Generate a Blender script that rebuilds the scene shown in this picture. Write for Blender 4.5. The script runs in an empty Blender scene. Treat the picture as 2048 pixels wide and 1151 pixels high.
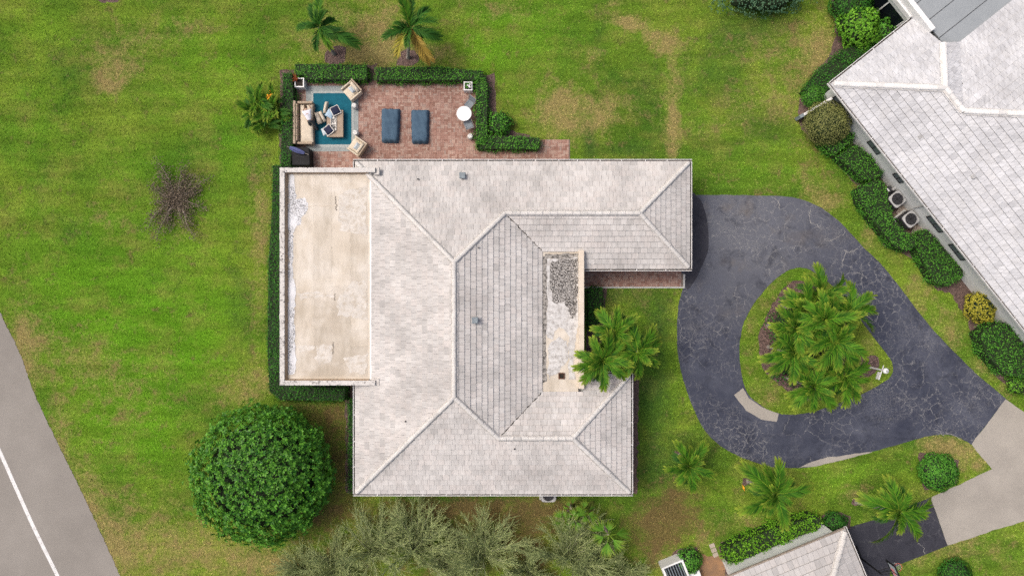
import bpy, bmesh, math, random
import numpy as np
from mathutils import Vector, Matrix

# ------------------------------------------------------------------ camera, sky, sun, exposure
scene = bpy.context.scene
C = scene.collection
H = 41.0                 # drone height above the lawn, metres
F = 1353.0               # focal length in pixels of the 2048 px wide photograph
CX, CY = 1024.0, 575.5
cam_d = bpy.data.cameras.new('camera'); cam = bpy.data.objects.new('camera', cam_d); C.objects.link(cam)
cam.location = (0, 0, H); cam.rotation_euler = (0, 0, 0)
cam_d.sensor_width = 36.0; cam_d.lens = 36.0 * F / 2048.0; cam_d.clip_end = 3000
scene.camera = cam

SUN_EL, SUN_AZ = math.radians(58), math.radians(-68)     # azimuth clockwise from +Y (top of the picture)
world = bpy.data.worlds.new('World'); scene.world = world; world.use_nodes = True
wn = world.node_tree.nodes; wl = world.node_tree.links; wn.clear()
sky = wn.new('ShaderNodeTexSky'); sky.sky_type = 'NISHITA'; sky.sun_disc = False
sky.sun_elevation = SUN_EL; sky.sun_rotation = SUN_AZ
sky.air_density = 0.8; sky.dust_density = 7.0; sky.ozone_density = 0.0
bg = wn.new('ShaderNodeBackground'); bg.inputs['Strength'].default_value = 0.15
wo = wn.new('ShaderNodeOutputWorld')
wl.new(sky.outputs[0], bg.inputs[0]); wl.new(bg.outputs[0], wo.inputs[0])
sun_d = bpy.data.lights.new('sun', 'SUN'); sun_d.energy = 1.1; sun_d.angle = math.radians(14); sun_d.color = (1.0, 0.985, 0.96)
sun = bpy.data.objects.new('sun', sun_d); C.objects.link(sun)
sdir = Vector((math.sin(SUN_AZ) * math.cos(SUN_EL), math.cos(SUN_AZ) * math.cos(SUN_EL), math.sin(SUN_EL)))
sun.rotation_euler = sdir.to_track_quat('Z', 'Y').to_euler(); sun.location = (0, 0, 60)
vs = scene.view_settings
vs.view_transform = 'Standard'; vs.look = 'None'; vs.gamma = 1.0; vs.use_curve_mapping = False
vs.exposure = 0.20
try:
    scene.cycles.use_denoising = False
    scene.cycles.max_bounces = 6; scene.cycles.diffuse_bounces = 3
except Exception: pass

# ------------------------------------------------------------------ helpers
rng = np.random.default_rng(7)
random.seed(7)
def P(px, py, z=0.0):
    k = (H - z) / F
    return Vector(((px - CX) * k, -(py - CY) * k, z))
def P2(pts, z=0.0): return [(P(a, b, z).x, P(a, b, z).y) for a, b in pts]
def PB(px, py, z):                       # ground point below something seen at height z
    p = P(px, py, z); return Vector((p.x, p.y, 0))

def link(o, parent=None):
    C.objects.link(o)
    if parent is not None:
        o.parent = parent
        if parent.type == 'EMPTY': o.matrix_parent_inverse = Matrix.Translation(-parent.location)
    return o
def tag(o, label, cat=None, group=None, kind=None):
    if label: o['label'] = label
    if cat: o['category'] = cat
    if group: o['group'] = group
    if kind: o['kind'] = kind
    return o
def thing(name, label, cat, loc, group=None):
    o = bpy.data.objects.new(name, None); o.empty_display_size = 0.2
    o.location = Vector(loc); C.objects.link(o)
    return tag(o, label, cat, group)
def obj(name, me, m, parent=None, mw=None):
    if m is not None and not me.materials: me.materials.append(m)
    o = bpy.data.objects.new(name, me)
    if mw is not None: o.matrix_basis = mw
    return link(o, parent)
def struct(name, me, m, label=None):
    o = obj(name, me, m); o['kind'] = 'structure'
    if label: o['label'] = label
    return o
def npmesh(name, V, Fa, nper):
    """V Nx3, Fa MxK (all faces K-gons)"""
    me = bpy.data.meshes.new(name); V = np.asarray(V, np.float32); Fa = np.asarray(Fa, np.int32)
    me.vertices.add(len(V)); me.vertices.foreach_set('co', V.ravel())
    me.loops.add(Fa.size); me.loops.foreach_set('vertex_index', Fa.ravel())
    me.polygons.add(len(Fa)); me.polygons.foreach_set('loop_start', np.arange(0, Fa.size, nper, dtype=np.int32))
    me.update(calc_edges=True); return me
class MB:
    def __init__(s): s.v = []; s.f = []
    def add(s, vs, fs):
        n = len(s.v); s.v += [tuple(v) for v in vs]; s.f += [tuple(i + n for i in f) for f in fs]; return s
    def box(s, c, size, rz=0.0, taper=1.0, ry=0.0, rx=0.0):
        x, y, z = size[0] / 2, size[1] / 2, size[2] / 2
        R = Matrix.Rotation(rz, 3, 'Z') @ Matrix.Rotation(ry, 3, 'Y') @ Matrix.Rotation(rx, 3, 'X')
        vs = []
        for sz in (-1, 1):
            k = taper if sz > 0 else 1
            for sx, sy in ((-1, -1), (1, -1), (1, 1), (-1, 1)):
                vs.append(Vector(c) + R @ Vector((sx * x * k, sy * y * k, sz * z)))
        return s.add(vs, [(0, 3, 2, 1), (4, 5, 6, 7), (0, 1, 5, 4), (1, 2, 6, 5), (2, 3, 7, 6), (3, 0, 4, 7)])
    def prism(s, pts, z0, z1):
        n = len(pts); a = sum(pts[i][0] * pts[(i + 1) % n][1] - pts[(i + 1) % n][0] * pts[i][1] for i in range(n))
        if a < 0: pts = pts[::-1]
        vs = [(p[0], p[1], z0) for p in pts] + [(p[0], p[1], z1) for p in pts]
        fs = [tuple(range(n - 1, -1, -1)), tuple(range(n, 2 * n))] + [(i, (i + 1) % n, (i + 1) % n + n, i + n) for i in range(n)]
        return s.add(vs, fs)
    def sheet(s, pts, z):
        n = len(pts); a = sum(pts[i][0] * pts[(i + 1) % n][1] - pts[(i + 1) % n][0] * pts[i][1] for i in range(n))
        if a < 0: pts = pts[::-1]
        return s.add([(p[0], p[1], z) for p in pts], [tuple(range(n))])
    def tube(s, a, b, r0, r1=None, n=8, cap=True):
        a, b = Vector(a), Vector(b); r1 = r0 if r1 is None else r1
        d = (b - a).normalized(); t = d.orthogonal().normalized(); u = d.cross(t)
        vs = [a + (t * math.cos(2 * math.pi * i / n) + u * math.sin(2 * math.pi * i / n)) * r0 for i in range(n)]
        vs += [b + (t * math.cos(2 * math.pi * i / n) + u * math.sin(2 * math.pi * i / n)) * r1 for i in range(n)]
        fs = [(i, (i + 1) % n, (i + 1) % n + n, i + n) for i in range(n)]
        if cap: fs += [tuple(range(n - 1, -1, -1)), tuple(range(n, 2 * n))]
        return s.add(vs, fs)
    def path(s, pts, rad, n=6):
        for i in range(len(pts) - 1):
            r0 = rad[i] if hasattr(rad, '__len__') else rad; r1 = rad[i + 1] if hasattr(rad, '__len__') else rad
            s.tube(pts[i], pts[i + 1], r0, r1, n)
        return s
    def lathe(s, c, prof, n=20):
        vs = []; m = len(prof)
        for i in range(n):
            a = 2 * math.pi * i / n
            for r, z in prof: vs.append((c[0] + r * math.cos(a), c[1] + r * math.sin(a), c[2] + z))
        fs = [(i * m + j, ((i + 1) % n) * m + j, ((i + 1) % n) * m + j + 1, i * m + j + 1) for i in range(n) for j in range(m - 1)]
        return s.add(vs, fs)
    def ring(s, c, r, th, h, n=24):
        return s.lathe(c, [(r - th, 0), (r, 0), (r, h), (r - th, h), (r - th, 0)], n)
    def mesh(s, name, bevel=0, seg=2, smooth=False):
        me = bpy.data.meshes.new(name); me.from_pydata([tuple(v) for v in s.v], [], s.f); me.update()
        if bevel:
            bm = bmesh.new(); bm.from_mesh(me)
            es = [e for e in bm.edges if e.is_manifold and e.calc_face_angle(0) > 0.5]
            bmesh.ops.bevel(bm, geom=es, offset=bevel, segments=seg, profile=0.5, affect='EDGES', clamp_overlap=True)
            bm.to_mesh(me); bm.free(); me.update()
        if smooth: me.polygons.foreach_set('use_smooth', [True] * len(me.polygons))
        return me
    def build(s, name, m, parent=None, **k): return obj(name, s.mesh(name, **k), m, parent)

def catmull(pts, closed=True, sub=6):
    out = []; n = len(pts)
    rngi = range(n if closed else n - 1)
    for i in rngi:
        p0, p1, p2, p3 = [np.array(pts[(i + j) % n] if closed else pts[min(max(i + j, 0), n - 1)], float) for j in (-1, 0, 1, 2)]
        for k in range(sub):
            t = k / sub
            out.append(tuple(0.5 * ((2 * p1) + (-p0 + p2) * t + (2 * p0 - 5 * p1 + 4 * p2 - p3) * t * t + (-p0 + 3 * p1 - 3 * p2 + p3) * t ** 3)))
    if not closed: out.append(tuple(pts[-1]))
    return out
def rough(pts, amp=0.03, step=0.3, seed=1):
    r = np.random.default_rng(seed); out = []; n = len(pts)
    for i in range(n):
        a = np.array(pts[i]); b = np.array(pts[(i + 1) % n]); L = np.linalg.norm(b - a); k = max(1, int(L / step))
        for j in range(k):
            out.append(tuple(a + (b - a) * j / k + r.normal(0, amp, 2)))
    return out
def inpoly(X, Y, poly):
    c = np.zeros(X.shape, bool); n = len(poly)
    for i in range(n):
        x1, y1 = poly[i]; x2, y2 = poly[(i + 1) % n]
        if y1 == y2: continue
        m = ((y1 > Y) != (y2 > Y)) & (X < (x2 - x1) * (Y - y1) / (y2 - y1) + x1)
        c ^= m
    return c
def area(p):
    return 0.5 * sum(p[i][0] * p[(i + 1) % len(p)][1] - p[(i + 1) % len(p)][0] * p[i][1] for i in range(len(p)))
def sample_poly(poly, n, r):
    xs = [p[0] for p in poly]; ys = [p[1] for p in poly]; out = np.zeros((0, 2))
    while len(out) < n:
        q = np.column_stack([r.uniform(min(xs), max(xs), n * 2), r.uniform(min(ys), max(ys), n * 2)])
        out = np.vstack([out, q[inpoly(q[:, 0], q[:, 1], poly)]])
    return out[:n]

# ------------------------------------------------------------------ materials
def nodes(name, rough_=0.8, spec=0.3):
    m = bpy.data.materials.new(name); m.use_nodes = True; nt = m.node_tree; b = nt.nodes['Principled BSDF']
    b.inputs['Roughness'].default_value = rough_; b.inputs['Specular IOR Level'].default_value = spec
    return m, nt, b
def N(nt, t, **k):
    n = nt.nodes.new(t)
    for a, v in k.items(): setattr(n, a, v)
    return n
def pos(nt): return N(nt, 'ShaderNodeNewGeometry').outputs['Position']
def noise(nt, scale, detail=3, rough_=0.55, vec=None, dist=0.0):
    n = N(nt, 'ShaderNodeTexNoise'); n.inputs['Scale'].default_value = scale; n.inputs['Detail'].default_value = detail
    n.inputs['Roughness'].default_value = rough_; n.inputs['Distortion'].default_value = dist
    nt.links.new(vec if vec is not None else pos(nt), n.inputs['Vector']); return n.outputs['Fac']
def ramp(nt, fac, stops, interp='LINEAR'):
    r = N(nt, 'ShaderNodeValToRGB'); r.color_ramp.interpolation = interp; e = r.color_ramp.elements
    while len(e) < len(stops): e.new(0.5)
    for i, (p, c) in enumerate(stops):
        e[i].position = p; e[i].color = (c[0], c[1], c[2], 1) if hasattr(c, '__len__') else (c, c, c, 1)
    nt.links.new(fac, r.inputs[0]); return r.outputs[0]
def mix(nt, f, a, b, mode='MIX'):
    n = N(nt, 'ShaderNodeMix', data_type='RGBA', blend_type=mode)
    for s, v in ((n.inputs[0], f), (n.inputs[6], a), (n.inputs[7], b)):
        if isinstance(v, (int, float)): s.default_value = v
        elif isinstance(v, tuple): s.default_value = (v[0], v[1], v[2], 1)
        else: nt.links.new(v, s)
    return n.outputs[2]
def math_(nt, op, a, b=0.0, c=0.0):
    n = N(nt, 'ShaderNodeMath', operation=op)
    for s, v in zip(n.inputs, (a, b, c)):
        if isinstance(v, (int, float)): s.default_value = v
        else: nt.links.new(v, s)
    return n.outputs[0]
def rnd(nt):
    a = N(nt, 'ShaderNodeObjectInfo').outputs['Random']; b = N(nt, 'ShaderNodeNewGeometry').outputs['Random Per Island']
    return math_(nt, 'FRACT', math_(nt, 'ADD', a, b))
def bump(nt, b, h, dist=0.02, strength=0.6):
    n = N(nt, 'ShaderNodeBump'); n.inputs['Strength'].default_value = strength; n.inputs['Distance'].default_value = dist
    nt.links.new(h, n.inputs['Height']); nt.links.new(n.outputs[0], b.inputs['Normal'])
def scaled(nt, sx, sy, sz):
    n = N(nt, 'ShaderNodeVectorMath', operation='MULTIPLY'); nt.links.new(pos(nt), n.inputs[0]); n.inputs[1].default_value = (sx, sy, sz)
    return n.outputs[0]
def simple(name, c1, c2=None, scale=8.0, rough_=0.8, spec=0.3, var=0.0, bmp=0.0, metal=0.0):
    m, nt, b = nodes(name, rough_, spec); c2 = c2 or tuple(x * 0.8 for x in c1)
    col = ramp(nt, noise(nt, scale, 4), [(0.35, c2), (0.65, c1)])
    if var:
        v = math_(nt, 'MULTIPLY_ADD', rnd(nt), 2 * var, 1 - var)
        col = mix(nt, 1.0, col, v, 'MULTIPLY')
    nt.links.new(col, b.inputs['Base Color']); b.inputs['Metallic'].default_value = metal
    if bmp: bump(nt, b, noise(nt, scale * 6, 3), bmp)
    return m
def leafmat(name, dark, lite, tipc=None, rough_=0.5, trans=0.15, spec=0.10):
    m, nt, b = nodes(name, rough_, spec)
    col = ramp(nt, rnd(nt), [(0.0, dark), (0.55, tuple((a + c) / 2 for a, c in zip(dark, lite))), (1.0, lite)])
    if tipc:
        at = N(nt, 'ShaderNodeAttribute', attribute_name='tip').outputs['Fac']
        col = mix(nt, at, col, tipc)
    v = math_(nt, 'MULTIPLY_ADD', noise(nt, 1.3, 2), 0.7, 0.65)
    col = mix(nt, 1.0, col, v, 'MULTIPLY')
    nt.links.new(col, b.inputs['Base Color'])
    tr = N(nt, 'ShaderNodeBsdfTranslucent'); nt.links.new(col, tr.inputs[0])
    ms = N(nt, 'ShaderNodeMixShader'); ms.inputs[0].default_value = trans
    out = nt.nodes['Material Output']; nt.links.new(b.outputs[0], ms.inputs[1]); nt.links.new(tr.outputs[0], ms.inputs[2])
    nt.links.new(ms.outputs[0], out.inputs[0]); return m

def lawn_mat(name, blades):
    m, nt, b = nodes(name, 0.9, 0.02)
    at = N(nt, 'ShaderNodeVertexColor', layer_name='patch'); sp = N(nt, 'ShaderNodeSeparateColor'); nt.links.new(at.outputs[0], sp.inputs[0])
    dry, brown, lush = sp.outputs[0], sp.outputs[1], sp.outputs[2]
    big = noise(nt, 0.14, 6, 0.66, dist=0.6); mid = noise(nt, 1.1, 5, 0.68, dist=0.3); fine = noise(nt, 6.5, 4, 0.75); yel = noise(nt, 0.45, 5, 0.65, vec=scaled(nt, 1.0, 1.35, 1.0))
    g = ramp(nt, big, [(0.34, (0.064, 0.148, 0.018)), (0.5, (0.132, 0.235, 0.024)), (0.66, (0.215, 0.300, 0.036))])
    g = mix(nt, math_(nt, 'MULTIPLY', lush, 0.85), g, (0.125, 0.310, 0.016))
    g = mix(nt, ramp(nt, yel, [(0.48, 0.0), (0.74, 0.7)]), g, (0.260, 0.262, 0.062))
    g = mix(nt, ramp(nt, mid, [(0.54, 0.0), (0.74, 0.5)]), g, (0.040, 0.092, 0.014))
    mow = noise(nt, 1.0, 3, 0.6, vec=scaled(nt, 0.22, 1.5, 1.0)); g = mix(nt, 1.0, g, ramp(nt, mow, [(0.35, 0.84), (0.65, 1.14)]), 'MULTIPLY')
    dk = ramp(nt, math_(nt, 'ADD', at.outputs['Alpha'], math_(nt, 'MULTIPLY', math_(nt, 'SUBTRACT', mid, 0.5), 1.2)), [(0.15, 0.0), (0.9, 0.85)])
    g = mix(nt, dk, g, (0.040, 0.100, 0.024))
    brk = math_(nt, 'ADD', math_(nt, 'MULTIPLY', math_(nt, 'SUBTRACT', mid, 0.5), 2.2), math_(nt, 'MULTIPLY', math_(nt, 'SUBTRACT', fine, 0.5), 1.2))
    dmask = ramp(nt, math_(nt, 'ADD', math_(nt, 'MULTIPLY', dry, 1.05), brk), [(0.22, 0.0), (0.95, 0.9)])
    g = mix(nt, dmask, g, (0.33, 0.265, 0.105))
    bmask = ramp(nt, math_(nt, 'ADD', brown, brk), [(0.22, 0.0), (0.95, 0.85)])
    g = mix(nt, bmask, g, (0.165, 0.110, 0.050))
    g = mix(nt, 1.0, g, ramp(nt, fine, [(0.25, 0.62), (0.75, 1.38)]), 'MULTIPLY')
    if blades:
        g = mix(nt, 1.0, g, math_(nt, 'MULTIPLY_ADD', rnd(nt), 1.0, 0.72), 'MULTIPLY')
    else:
        g = mix(nt, 1.0, g, (0.72, 0.72, 0.72), 'MULTIPLY'); bump(nt, b, fine, 0.05, 0.7)
    nt.links.new(g, b.inputs['Base Color']); return m

def tile_mat(name, base, stain, pink, streak_amt, big_amt):
    m, nt, b = nodes(name, 0.85, 0.2)
    r = rnd(nt)
    col = ramp(nt, r, [(0.0, tuple(x * 0.87 for x in base)), (0.3, base), (0.62, pink), (0.9, tuple(min(0.9, x * 1.06) for x in base)), (1.0, tuple(x * 0.78 for x in base))])
    n1 = noise(nt, 0.35, 6, 0.68); s = ramp(nt, n1, [(0.42, 0.0), (0.70, 1.0)])
    # run-off streaks follow the fall of each slope
    geo = N(nt, 'ShaderNodeNewGeometry'); sx = N(nt, 'ShaderNodeSeparateXYZ'); nt.links.new(geo.outputs['True Normal'], sx.inputs[0])
    fac = math_(nt, 'GREATER_THAN', math_(nt, 'ABSOLUTE', sx.outputs[0]), math_(nt, 'ABSOLUTE', sx.outputs[1]))
    sa = noise(nt, 1.0, 5, 0.75, vec=scaled(nt, 9.0, 1.6, 1.0)); sb = noise(nt, 1.0, 5, 0.75, vec=scaled(nt, 1.6, 9.0, 1.0))
    st = mix(nt, fac, sa, sb)
    s2 = ramp(nt, st, [(0.46, 0.0), (0.74, 1.0)]); hi = ramp(nt, st, [(0.24, 1.0), (0.44, 0.0)])
    col = mix(nt, math_(nt, 'MULTIPLY', s, big_amt), col, stain)
    col = mix(nt, math_(nt, 'MULTIPLY', s2, streak_amt), col, stain)
    col = mix(nt, math_(nt, 'MULTIPLY', hi, 0.35), col, tuple(min(.85, x * 1.25) for x in base))
    sp = ramp(nt, noise(nt, 22.0, 2, 0.5), [(0.73, 0.0), (0.79, 1.0)])
    col = mix(nt, math_(nt, 'MULTIPLY', sp, 0.5), col, (0.10, 0.09, 0.085))
    nt.links.new(col, b.inputs['Base Color']); bump(nt, b, noise(nt, 30, 3), 0.006, 0.5); return m

def asphalt_mat(name, dark, lite, crack=1.0, wearc=None):
    m, nt, b = nodes(name, 0.9, 0.08)
    n1 = noise(nt, 0.35, 6, 0.65, dist=0.5)
    col = ramp(nt, n1, [(0.30, dark), (0.55, tuple((a * 1.5 + c) / 2.5 for a, c in zip(dark, lite))), (0.75, lite)])
    if wearc:
        d = N(nt, 'ShaderNodeVectorMath', operation='DISTANCE'); nt.links.new(pos(nt), d.inputs[0]); d.inputs[1].default_value = wearc
        wm = ramp(nt, math_(nt, 'ADD', math_(nt, 'MULTIPLY', d.outputs['Value'], 0.1), math_(nt, 'MULTIPLY', math_(nt, 'SUBTRACT', n1, 0.5), 0.9)), [(0.15, 1.0), (0.72, 0.0)])
        col = mix(nt, math_(nt, 'MULTIPLY', wm, 0.8), col, (0.130, 0.136, 0.156))
        br = ramp(nt, noise(nt, 0.5, 4), [(0.55, 0.0), (0.72, 1.0)])
        col = mix(nt, math_(nt, 'MULTIPLY', math_(nt, 'MULTIPLY', wm, br), 0.5), col, (0.15, 0.125, 0.10))
    blot = ramp(nt, noise(nt, 0.8, 6, 0.72, dist=0.8), [(0.52, 0.0), (0.68, 1.0)]); col = mix(nt, math_(nt, 'MULTIPLY', blot, 0.55), col, tuple(x * 0.5 for x in dark))
    nf = noise(nt, 18, 4, 0.7)
    col = mix(nt, 1.0, col, math_(nt, 'MULTIPLY_ADD', nf, 0.9, 0.55), 'MULTIPLY')
    # dirt-filled cracks
    wob = N(nt, 'ShaderNodeTexNoise'); wob.inputs['Scale'].default_value = 1.1; wob.inputs['Detail'].default_value = 7; wob.inputs['Roughness'].default_value = 0.68; nt.links.new(pos(nt), wob.inputs['Vector'])
    add = N(nt, 'ShaderNodeVectorMath', operation='MULTIPLY_ADD'); nt.links.new(wob.outputs['Color'], add.inputs[0]); add.inputs[1].default_value = (1.1, 1.1, 0.0); nt.links.new(pos(nt), add.inputs[2])
    hts = None
    for sc, wd, lo, hi, amt, off in ((0.7, 0.010, 0.46, 0.62, 0.70, 3.0), (1.7, 0.024, 0.44, 0.58, 0.75, 9.0), (3.1, 0.035, 0.46, 0.60, 0.50, 17.0), (5.5, 0.05, 0.50, 0.62, 0.42, 29.0)):
        v = N(nt, 'ShaderNodeTexVoronoi', feature='DISTANCE_TO_EDGE', voronoi_dimensions='2D'); v.inputs['Scale'].default_value = sc
        nt.links.new(add.outputs[0], v.inputs['Vector'])
        line = ramp(nt, v.outputs['Distance'], [(0.0, 1.0), (wd * .8, 0.6), (wd * 1.6, 0.0)])
        ov = N(nt, 'ShaderNodeVectorMath', operation='ADD'); nt.links.new(pos(nt), ov.inputs[0]); ov.inputs[1].default_value = (off, off * 2, 0)
        mask = ramp(nt, noise(nt, 0.30, 3, 0.6, vec=ov.outputs[0]), [(lo, 0.0), (hi, 1.0)])
        cut = ramp(nt, noise(nt, 2.4, 3, 0.7, vec=ov.outputs[0]), [(0.34, 0.0), (0.54, 1.0)])
        f = math_(nt, 'MULTIPLY', math_(nt, 'MULTIPLY', math_(nt, 'MULTIPLY', line, cut), mask), amt * crack)
        col = mix(nt, f, col, (0.22, 0.22, 0.225))
        hts = f if hts is None else math_(nt, 'ADD', hts, f)
    sp = ramp(nt, noise(nt, 9.0, 1, 0.5), [(0.80, 0.0), (0.83, 1.0)])
    col = mix(nt, sp, col, (0.4, 0.4, 0.4))
    nt.links.new(col, b.inputs['Base Color'])
    hh = math_(nt, 'SUBTRACT', math_(nt, 'MULTIPLY', nf, 0.6), hts); bump(nt, b, hh, 0.01, 0.5); return m

def concrete_mat(name, a, b_, spot=(0.12, 0.115, 0.11), scale=0.5, spots=0.5):
    m, nt, b = nodes(name, 0.9, 0.15)
    col = ramp(nt, noise(nt, scale, 6, 0.65), [(0.3, b_), (0.7, a)])
    f = noise(nt, 14, 4, 0.75); col = mix(nt, 1.0, col, math_(nt, 'MULTIPLY_ADD', f, 0.5, 0.75), 'MULTIPLY')
    sm = math_(nt, 'MULTIPLY', ramp(nt, noise(nt, 5.0, 4, 0.8), [(0.60, 0.0), (0.70, 1.0)]), ramp(nt, noise(nt, 0.4, 2), [(0.4, 0.0), (0.65, 1.0)]))
    col = mix(nt, math_(nt, 'MULTIPLY', sm, spots), col, spot)
    nt.links.new(col, b.inputs['Base Color']); bump(nt, b, f, 0.008, 0.4); return m

def membrane_mat(name):
    m, nt, b = nodes(name, 0.8, 0.25)
    n1 = noise(nt, 0.33, 5, 0.6, dist=0.3)
    col = ramp(nt, n1, [(0.30, (0.43, 0.375, 0.30)), (0.52, (0.52, 0.47, 0.395)), (0.72, (0.60, 0.565, 0.51))])
    st = ramp(nt, noise(nt, 1.0, 5, 0.7, vec=scaled(nt, 1.6, 0.5, 1)), [(0.46, 0.0), (0.70, 1.0)])
    col = mix(nt, math_(nt, 'MULTIPLY', st, 0.45), col, (0.27, 0.23, 0.17))
    col = mix(nt, 1.0, col, math_(nt, 'MULTIPLY_ADD', rnd(nt), 0.18, 0.92), 'MULTIPLY')
    wh = ramp(nt, noise(nt, 0.55, 6, 0.62, vec=scaled(nt, 1, 1.2, 1)), [(0.52, 0.0), (0.68, 1.0)])
    col = mix(nt, math_(nt, 'MULTIPLY', wh, 0.4), col, (0.72, 0.68, 0.62))
    sp = ramp(nt, noise(nt, 7.0, 3, 0.8), [(0.70, 0.0), (0.76, 1.0)])
    col = mix(nt, math_(nt, 'MULTIPLY', sp, 0.5), col, (0.15, 0.13, 0.11))
    nt.links.new(col, b.inputs['Base Color']); bump(nt, b, noise(nt, 2.5, 4), 0.02, 0.4); return m
def speckle_mat(name, base, dirt, lo, hi, scale, maskscale=None, mlo=0.45, mhi=0.6):
    m, nt, b = nodes(name, 0.75, 0.3)
    f = ramp(nt, noise(nt, scale, 5, 0.75), [(lo, 0.0), (hi, 1.0)])
    if maskscale: f = math_(nt, 'MULTIPLY', f, ramp(nt, noise(nt, maskscale, 3), [(mlo, 0.0), (mhi, 1.0)]))
    col = mix(nt, f, ramp(nt, noise(nt, 1.8, 4), [(0.3, tuple(x * 0.82 for x in base)), (0.7, base)]), dirt)
    nt.links.new(col, b.inputs['Base Color']); bump(nt, b, noise(nt, 8, 4), 0.015, 0.5); return m

M = {}
M['lawn'] = lawn_mat('lawn', False); M['blades'] = lawn_mat('grass_blades', True)
M['tile'] = tile_mat('roof_tile', (0.55, 0.535, 0.515), (0.25, 0.24, 0.23), (0.55, 0.52, 0.495), 0.50, 0.60)
M['tile_white'] = tile_mat('roof_tile_white', (0.575, 0.585, 0.605), (0.25, 0.252, 0.26), (0.56, 0.565, 0.575), 0.62, 0.48)
M['tile_grey'] = tile_mat('roof_tile_grey', (0.45, 0.44, 0.43), (0.26, 0.25, 0.245), (0.46, 0.44, 0.425), 0.35, 0.3)
M['cap'] = tile_mat('ridge_cap', (0.56, 0.55, 0.53), (0.42, 0.40, 0.37), (0.56, 0.545, 0.52), 0.35, 0.3)
M['cap_white'] = tile_mat('ridge_cap_white', (0.68, 0.68, 0.67), (0.45, 0.43, 0.41), (0.68, 0.67, 0.65), 0.25, 0.2)
M['mortar'] = simple('mortar', (0.54, 0.52, 0.495), (0.36, 0.34, 0.32), 4)
M['mortar_white'] = simple('mortar_white', (0.66, 0.65, 0.63), (0.48, 0.46, 0.44), 4)
M['deck'] = simple('roof_felt', (0.10, 0.09, 0.085), (0.05, 0.047, 0.045), 3)
M['stucco'] = simple('white_stucco', (0.72, 0.73, 0.71), (0.60, 0.61, 0.59), 1.2, bmp=0.01)
M['stucco_grey'] = simple('pale_stucco', (0.74, 0.755, 0.73), (0.64, 0.655, 0.635), 0.8, bmp=0.01)
M['parapet'] = speckle_mat('parapet_paint', (0.60, 0.58, 0.55), (0.10, 0.09, 0.085), 0.52, 0.60, 7.0, 1.4, 0.38, 0.55)
M['parapet_tan'] = simple('parapet_tan', (0.63, 0.56, 0.47), (0.55, 0.48, 0.39), 1.5)
M['white'] = simple('white_paint', (0.78, 0.78, 0.77), (0.68, 0.68, 0.67), 2, rough_=0.5)
M['gutter'] = simple('gutter_white', (0.74, 0.74, 0.73), (0.62, 0.61, 0.60), 3, rough_=0.5)
M['gutter_in'] = simple('gutter_inside_dark', (0.10, 0.085, 0.07), (0.05, 0.045, 0.04), 5)  # dark tone for the inside of the gutters
M['membrane'] = membrane_mat('roof_membrane')
M['patch'] = speckle_mat('white_coating', (0.72, 0.73, 0.75), (0.05, 0.047, 0.043), 0.48, 0.58, 19.0, 0.6, 0.42, 0.58)
M['moss'] = speckle_mat('mossy_coating', (0.54, 0.52, 0.49), (0.030, 0.026, 0.023), 0.42, 0.53, 17.0)
M['coat'] = speckle_mat('worn_coating', (0.60, 0.595, 0.58), (0.23, 0.21, 0.19), 0.44, 0.72, 4.0)
M['metal_roof'] = concrete_mat('grey_roof_sheet', (0.30, 0.325, 0.34), (0.25, 0.275, 0.29), (0.13, 0.14, 0.15), 0.6, 0.4)
M['vent'] = simple('vent_grey', (0.22, 0.26, 0.28), (0.16, 0.19, 0.21), 4, rough_=0.5)
M['asphalt'] = asphalt_mat('driveway_asphalt', (0.034, 0.039, 0.060), (0.100, 0.108, 0.138), 1.35, tuple(P(1500, 455)))
M['asphalt_dark'] = asphalt_mat('dark_asphalt', (0.038, 0.039, 0.050), (0.06, 0.06, 0.072), 0.35)
M['road'] = concrete_mat('road_asphalt', (0.270, 0.252, 0.228), (0.210, 0.195, 0.176), (0.14, 0.13, 0.13), 0.25, 0.25)
M['paint'] = speckle_mat('road_paint', (0.72, 0.72, 0.71), (0.40, 0.39, 0.38), 0.52, 0.66, 7.0)
M['concrete'] = concrete_mat('concrete', (0.36, 0.335, 0.295), (0.28, 0.26, 0.23), (0.15, 0.14, 0.13), 0.5, 0.55)
M['mulch'] = simple('mulch_bed', (0.15, 0.10, 0.085), (0.07, 0.047, 0.04), 6, bmp=0.04)
M['chips'] = leafmat('mulch_chips', (0.09, 0.055, 0.048), (0.32, 0.215, 0.19), rough_=0.9, trans=0.0, spec=0.1)
M['sand'] = simple('brick_joint_sand', (0.20, 0.16, 0.13), (0.13, 0.10, 0.085), 6)
def brick_mat():
    m, nt, b = nodes('brick', 0.85, 0.2)
    col = ramp(nt, rnd(nt), [(0.0, (0.24, 0.13, 0.10)), (0.3, (0.30, 0.175, 0.14)), (0.6, (0.34, 0.215, 0.175)), (0.85, (0.385, 0.27, 0.22)), (1.0, (0.30, 0.22, 0.19))])
    big = ramp(nt, noise(nt, 0.45, 4), [(0.3, 0.78), (0.7, 1.18)])
    col = mix(nt, 1.0, col, big, 'MULTIPLY'); nt.links.new(col, b.inputs['Base Color']); bump(nt, b, noise(nt, 40, 3), 0.004); return m
M['brick'] = brick_mat()
M['hedge'] = leafmat('hedge_leaf', (0.026, 0.125, 0.016), (0.130, 0.36, 0.040))
M['hedge_dark'] = leafmat('dark_hedge_leaf', (0.016, 0.085, 0.013), (0.070, 0.230, 0.028))
M['bright'] = leafmat('bright_leaf', (0.06, 0.20, 0.014), (0.20, 0.44, 0.04))
M['lime'] = leafmat('lime_hedge_leaf', (0.065, 0.20, 0.012), (0.20, 0.44, 0.03))
M['olive'] = leafmat('olive_leaf', (0.105, 0.125, 0.032), (0.29, 0.30, 0.105))
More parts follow.
